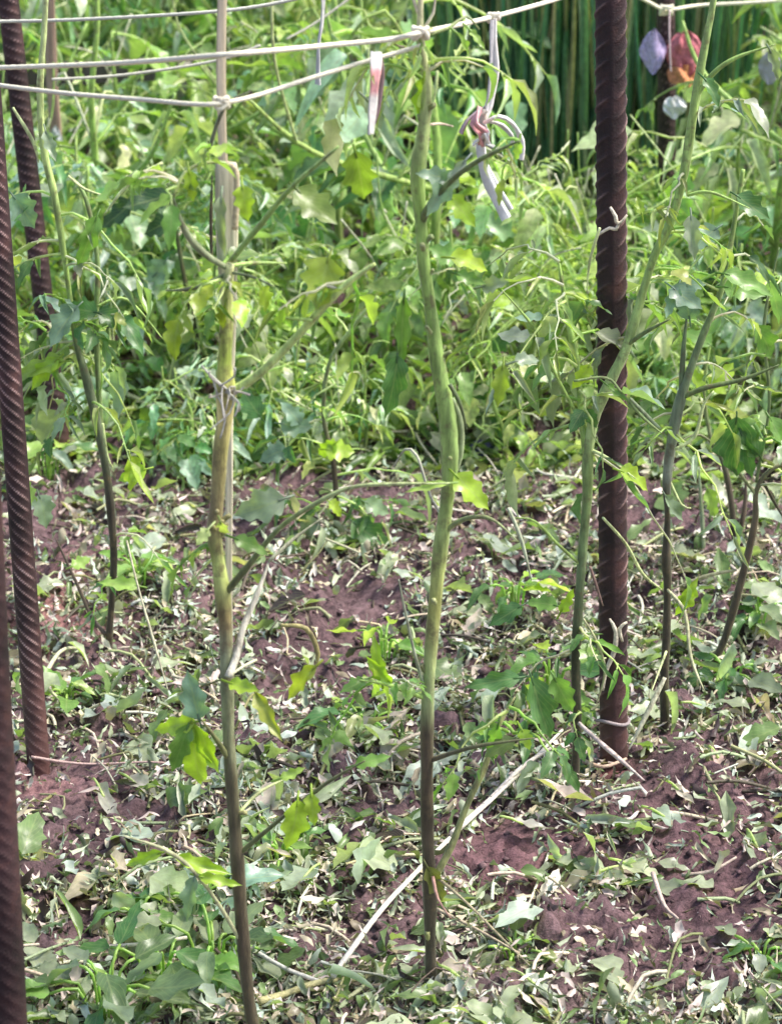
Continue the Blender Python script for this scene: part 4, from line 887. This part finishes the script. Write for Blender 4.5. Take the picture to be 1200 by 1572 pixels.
weed('biggest leafy seedling clump at bottom left, right of the nearest dark bar', 255, 1535, 16, .045, FG, 1)
weed('leafy green seedling at bottom edge, against the foot of the nearest stem', 330, 1500, 14, .042, FG, 2)
weed('low seedling at bottom left corner region beside nearest dark bar', 165, 1560, 12, .045, FG, 3)
weed('seedling with dull green leaves just above the bottom left clump', 215, 1425, 11, .038, FG, 4, .03)
weed('grey green seedling left of the nearest stem at its lower third', 300, 1400, 11, .038, [BL, MD, (.25, .32, .2)], 5, .03)
weed('bright seedling between nearest stem and centre stem', 560, 1130, 11, .036, [FR, YG, MD, (.25, .3, .12)], 6, .04)
weed('seedling right of nearest stem, level with its lowest branch', 430, 1330, 10, .034, [FR, (.28, .33, .18), MD], 7, .03)
weed('bright seedling touching the left side of centre stem, mid height', 590, 1020, 8, .03, [YG, FR], 8, .05)
weed('green seedling on soil right of ribbed left bar', 105, 1085, 9, .032, [FR, MD, SG], 9, .03)
weed('seedling in pale litter left of nearest stem, behind the fanned leaves', 215, 905, 10, .034, [SG, FR, (.3, .36, .2)], 10, .04)
weed('seedling at the right edge below the slanting plant', 1160, 965, 12, .036, [MD, FR, (.2, .28, .16)], 11, .04)
weed('grey green seedling below the slanting plant, left of the edge one', 1120, 1040, 11, .034, [GY, (.25, .32, .22), MD], 12, .03)
weed('seedling behind the centre stem on its right side', 790, 960, 11, .032, [FR, MD, YG], 13, .05)
weed('yellow green seedling at the foot of the rusty bar, left side', 845, 1090, 11, .034, [FR, MD, YG], 14, .05)
weed('dull seedling on bare soil below the centre right, near the bottom', 790, 1470, 9, .03, [OL, (.16, .18, .08), MD], 15, .015)
weed('seedling by right edge low down on the bare soil', 1165, 1480, 9, .032, [(.25, .28, .2), MD, GY], 16, .02)
weed('low seedling left of the blue grey leaf near left bar', 75, 735, 9, .04, [GY, SG, MD], 17, .05)

# ------------------------------------------------------------------ background tomato plants
def proto(seed, H, nleaf, pal, lean=.1):
    rs = random.Random(seed); parts = []
    az = rs.uniform(0, 6.28); P = []
    for i in range(6):
        t = i/5; P.append((math.cos(az)*lean*H*t*t+rs.uniform(-.012, .012), math.sin(az)*lean*H*t*t+rs.uniform(-.012, .012), H*t, .006*(1.15-.7*t)))
    Q = spline(P, .02); mb = MB()
    cc = np.array([np.array(SB)*(1-min(1, i/len(Q)*2.5))+np.array(SG)*min(1, i/len(Q)*2.5) for i in range(len(Q))])
    mb.tube(Q[:, :3], Q[:, 3], cc, 7); parts.append(('stem', mb, M_STEM))
    for b in range(3):
        q = Q[int(len(Q)*rs.uniform(.1, .6))]; a = rs.uniform(0, 6.28); d = Vector((math.cos(a), math.sin(a), rs.uniform(.5, 1.6))).normalized(); L = H*rs.uniform(.35, .6)
        p0 = Vector(q[:3]); p2 = p0+d*L; p1 = p0+d*L*.5+Vector((math.cos(a), math.sin(a), 0))*.04
        BQ = spline([tuple(p0)+(.0042,), tuple(p1)+(.0034,), tuple(p2)+(.002,)], .02)
        mb = MB(); mb.tube(BQ[:, :3], BQ[:, 3], jit(SG, .2), 6); parts.append(('branch', mb, M_STEM)); Q = np.vstack([Q, BQ[2:]])
    for k in range(7):
        q = Q[min(len(Q)-1, int(len(Q)*rs.uniform(.0, .8)))]; a = rs.uniform(0, 6.28); L = rs.uniform(.08, .24); p0 = Vector(q[:3]); o_ = Vector((math.cos(a), math.sin(a), 0))
        mb = MB(); mb.tube(spline([p0, p0+o_*L*.25+UP*L*.5, p0+o_*L*rs.uniform(.2, .8)+UP*L*rs.uniform(.3, 1.1)], .02), .0019, jit(rs.choice([SP, SP, SG, (.6, .6, .42)]), .1), 5); parts.append(('shoot', mb, M_STEM))
    for k in range(nleaf):
        q = Q[min(len(Q)-1, int(len(Q)*rs.uniform(.12, 1.0)))]; a = k*2.399+rs.uniform(-.4, .4)
        mb = MB(); d = (math.cos(a), math.sin(a), rs.uniform(-.1, .95))
        compound(mb, q[:3], d, rs.uniform(.09, .19), pal[rs.randrange(len(pal))], rs, rs.uniform(.3, 1.5), rs.choice([2, 3, 3, 4]), rs.uniform(.35, .85), rs.uniform(.28, .46), petc=rs.choice([SP, SG, (.38, .46, .18)]), pr=.0021)
        parts.append(('leaf', mb, M_LEAF))
    return parts
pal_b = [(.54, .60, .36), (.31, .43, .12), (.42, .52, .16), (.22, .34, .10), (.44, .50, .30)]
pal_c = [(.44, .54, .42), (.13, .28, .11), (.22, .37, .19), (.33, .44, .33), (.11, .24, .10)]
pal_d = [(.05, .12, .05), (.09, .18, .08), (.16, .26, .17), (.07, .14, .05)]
protos = []
for s_, H, n_, pal in [(1, .34, 26, pal_b), (2, .36, 24, pal_b+pal_c), (3, .30, 26, pal_c), (4, .42, 28, pal_b), (5, .38, 24, pal_d), (6, .44, 28, pal_c), (7, .32, 22, pal_b), (8, .62, 13, pal_b), (9, .70, 15, pal_c), (10, .55, 12, pal_b)]:
    pr = []
    for nm, mb, m_ in proto(s_, H, n_, pal):
        o = mb.build(nm, m_); COL.objects.unlink(o); pr.append((nm, o))
    protos.append((H, pr))
rs = random.Random(5); cnt = 0
def place_plant(pi, x, y, sc, rz, label, group):
    global cnt
    H, pr = protos[pi]
    t = thing('tomato_plant', label, 'tomato plant', (x, y, float(gz(x, y))-.004), group); t.rotation_euler = (rs.uniform(-.12, .12), rs.uniform(-.12, .12), rz); t.scale = (sc, sc, sc)
    for nm, o in pr:
        c_ = o.copy(); c_.name = nm; COL.objects.link(c_); c_.parent = t
    cnt += 1
bins = [(-9, -.36, 'left of the wooden stake'), (-.36, -.02, 'between wooden stake and centre stem'), (-.02, .42, 'between centre stem and rusty bar'), (.42, 9, 'right of the rusty bar')]
yy = 3.14; row = 0
while yy < 6.3:
    hw = (yy*.16+.28); step = .135+.02*(yy-3.1); xx = -hw+rs.uniform(0, step)
    while xx < hw:
        x = xx+rs.uniform(-.05, .05); y = yy+rs.uniform(-.06, .06)
        xn = x/(y*1.07)*F+600
        zone = 'front rank' if row < 2 else ('middle' if row < 6 else 'far rear')
        wh = next(b[2] for b in bins if b[0] <= x/y*3.6 < b[1])
        # brightness and height character across the bed
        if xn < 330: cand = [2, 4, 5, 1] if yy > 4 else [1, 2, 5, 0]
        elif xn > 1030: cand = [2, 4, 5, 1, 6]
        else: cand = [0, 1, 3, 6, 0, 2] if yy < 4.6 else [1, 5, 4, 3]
        sc = None
        pi = rs.choice(cand)
        if sc is None:
            sc = .62+.17*min(1.6, (yy-3.14)) + rs.uniform(-.08, .10)
        if row == 0: sc *= rs.uniform(.55, .95)
        lim = next((l_[2] for l_ in [(700, 960, 228), (960, 1130, 180), (245, 330, 170), (55, 120, 150)] if l_[0] < xn < l_[1]), None)
        if lim and y < 4.25:
            tz = CAM_H-(y*1.02)*(sp+(lim-786)/F*cp); sc = max(.2, min(sc, tz/(protos[pi][0]*1.25)))
        if lim and lim > 175 and 4.2 < y < 4.6: xx += step; continue
        if not lim and row > 1 and sc > .5 and rs.random() < .34: pi = rs.choice([7, 8, 9]); sc = rs.uniform(.8, 1.15)
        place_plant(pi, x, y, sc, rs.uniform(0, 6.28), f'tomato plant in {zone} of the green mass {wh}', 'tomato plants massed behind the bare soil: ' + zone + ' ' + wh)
        xx += step
    yy += .17+.025*row; row += 1
print('background plants', cnt)

# undergrowth between them (nobody could count it)
mb = MB(); rs2 = np.random.default_rng(9)
UC = np.array([(.20, .31, .07), (.13, .23, .06), (.28, .37, .17), (.30, .34, .22), (.08, .16, .05), (.36, .42, .12)])
for i in range(9000):
    y = 3.05+3.4*rs2.random()**1.5; x = rs2.uniform(-1, 1)*(y*.165+.25)
    h = rs2.uniform(.0, .10)*min(1, (y-2.98)*2.5)*rs2.random()
    a = rs2.uniform(0, 6.28); L_ = rs2.uniform(.02, .055)
    T = (T_MED+T_NARROW+T_NARROW)[rs2.integers(16)]
    mb.leaf(T, (x, y, float(gz(x, y))+.004+h), (math.cos(a), math.sin(a), rs2.normal(.2, .5)), (rs2.normal(0, .4), rs2.normal(-.2, .4), 1), L_, UC[rs2.integers(6)]*rs2.uniform(.7, 1.3), rs2.uniform(.7, 1.3))
tag(mb.build('undergrowth', M_LEAF), 'tangle of small green and wilted leaves under the massed tomato plants', 'undergrowth', kind='stuff')

# tall reeds behind
def reed(label, px0, px1, py_base, Y, n, H, cols, seed, wsc=1.0):
    rs = random.Random(seed); g0 = at(px0, py_base, Y); g1 = at(px1, py_base, Y); cx = (g0.x+g1.x)/2
    t = thing('reed_clump', label, 'reeds', (cx, Y, float(gz(cx, Y))), 'clumps of tall reeds at the back'); mb = MB(); m2 = MB()
    for k in range(n):
        x = rs.triangular(g0.x-.05, g1.x+.05) if rs.random() < .5 else rs.uniform(g0.x, g1.x); y = Y+rs.uniform(-.2, .2); z = float(gz(x, y)); h = H*rs.uniform(.7, 1.15)
        a = rs.uniform(-.6, .6)
        (mb if rs.random() < .85 else m2).leaf(T_BLADE[rs.randrange(4)], (x, y, z), (rs.gauss(0, .07), rs.gauss(0, .07), 1), (math.sin(a), -math.cos(a), 0), h, jit(cols[rs.randrange(len(cols))], .25), wsc*rs.uniform(.25, .9))
    mb.build('blades', M_GRASS, t)['kind'] = 'stuff'
    if m2.n: m2.build('dry_blades', M_GRASS, t)['kind'] = 'stuff'
RC = [(.11, .24, .13), (.07, .17, .10), (.17, .32, .16), (.26, .34, .17), (.40, .38, .22), (.12, .28, .16)]
reed('tall dark green reeds between the hanging tie and the rusty bar', 705, 925, 310, 4.36, 1500, .75, RC, 1)
reed('dark reeds showing just right of the rusty bar', 950, 1110, 290, 4.4, 700, .75, RC, 2)
reed('dark reeds behind the strings at upper left', 90, 330, 240, 5.3, 220, .62, RC, 3)
reed('dim reeds behind the twine between the two foreground stems', 380, 600, 230, 5.6, 200, .6, RC, 4)
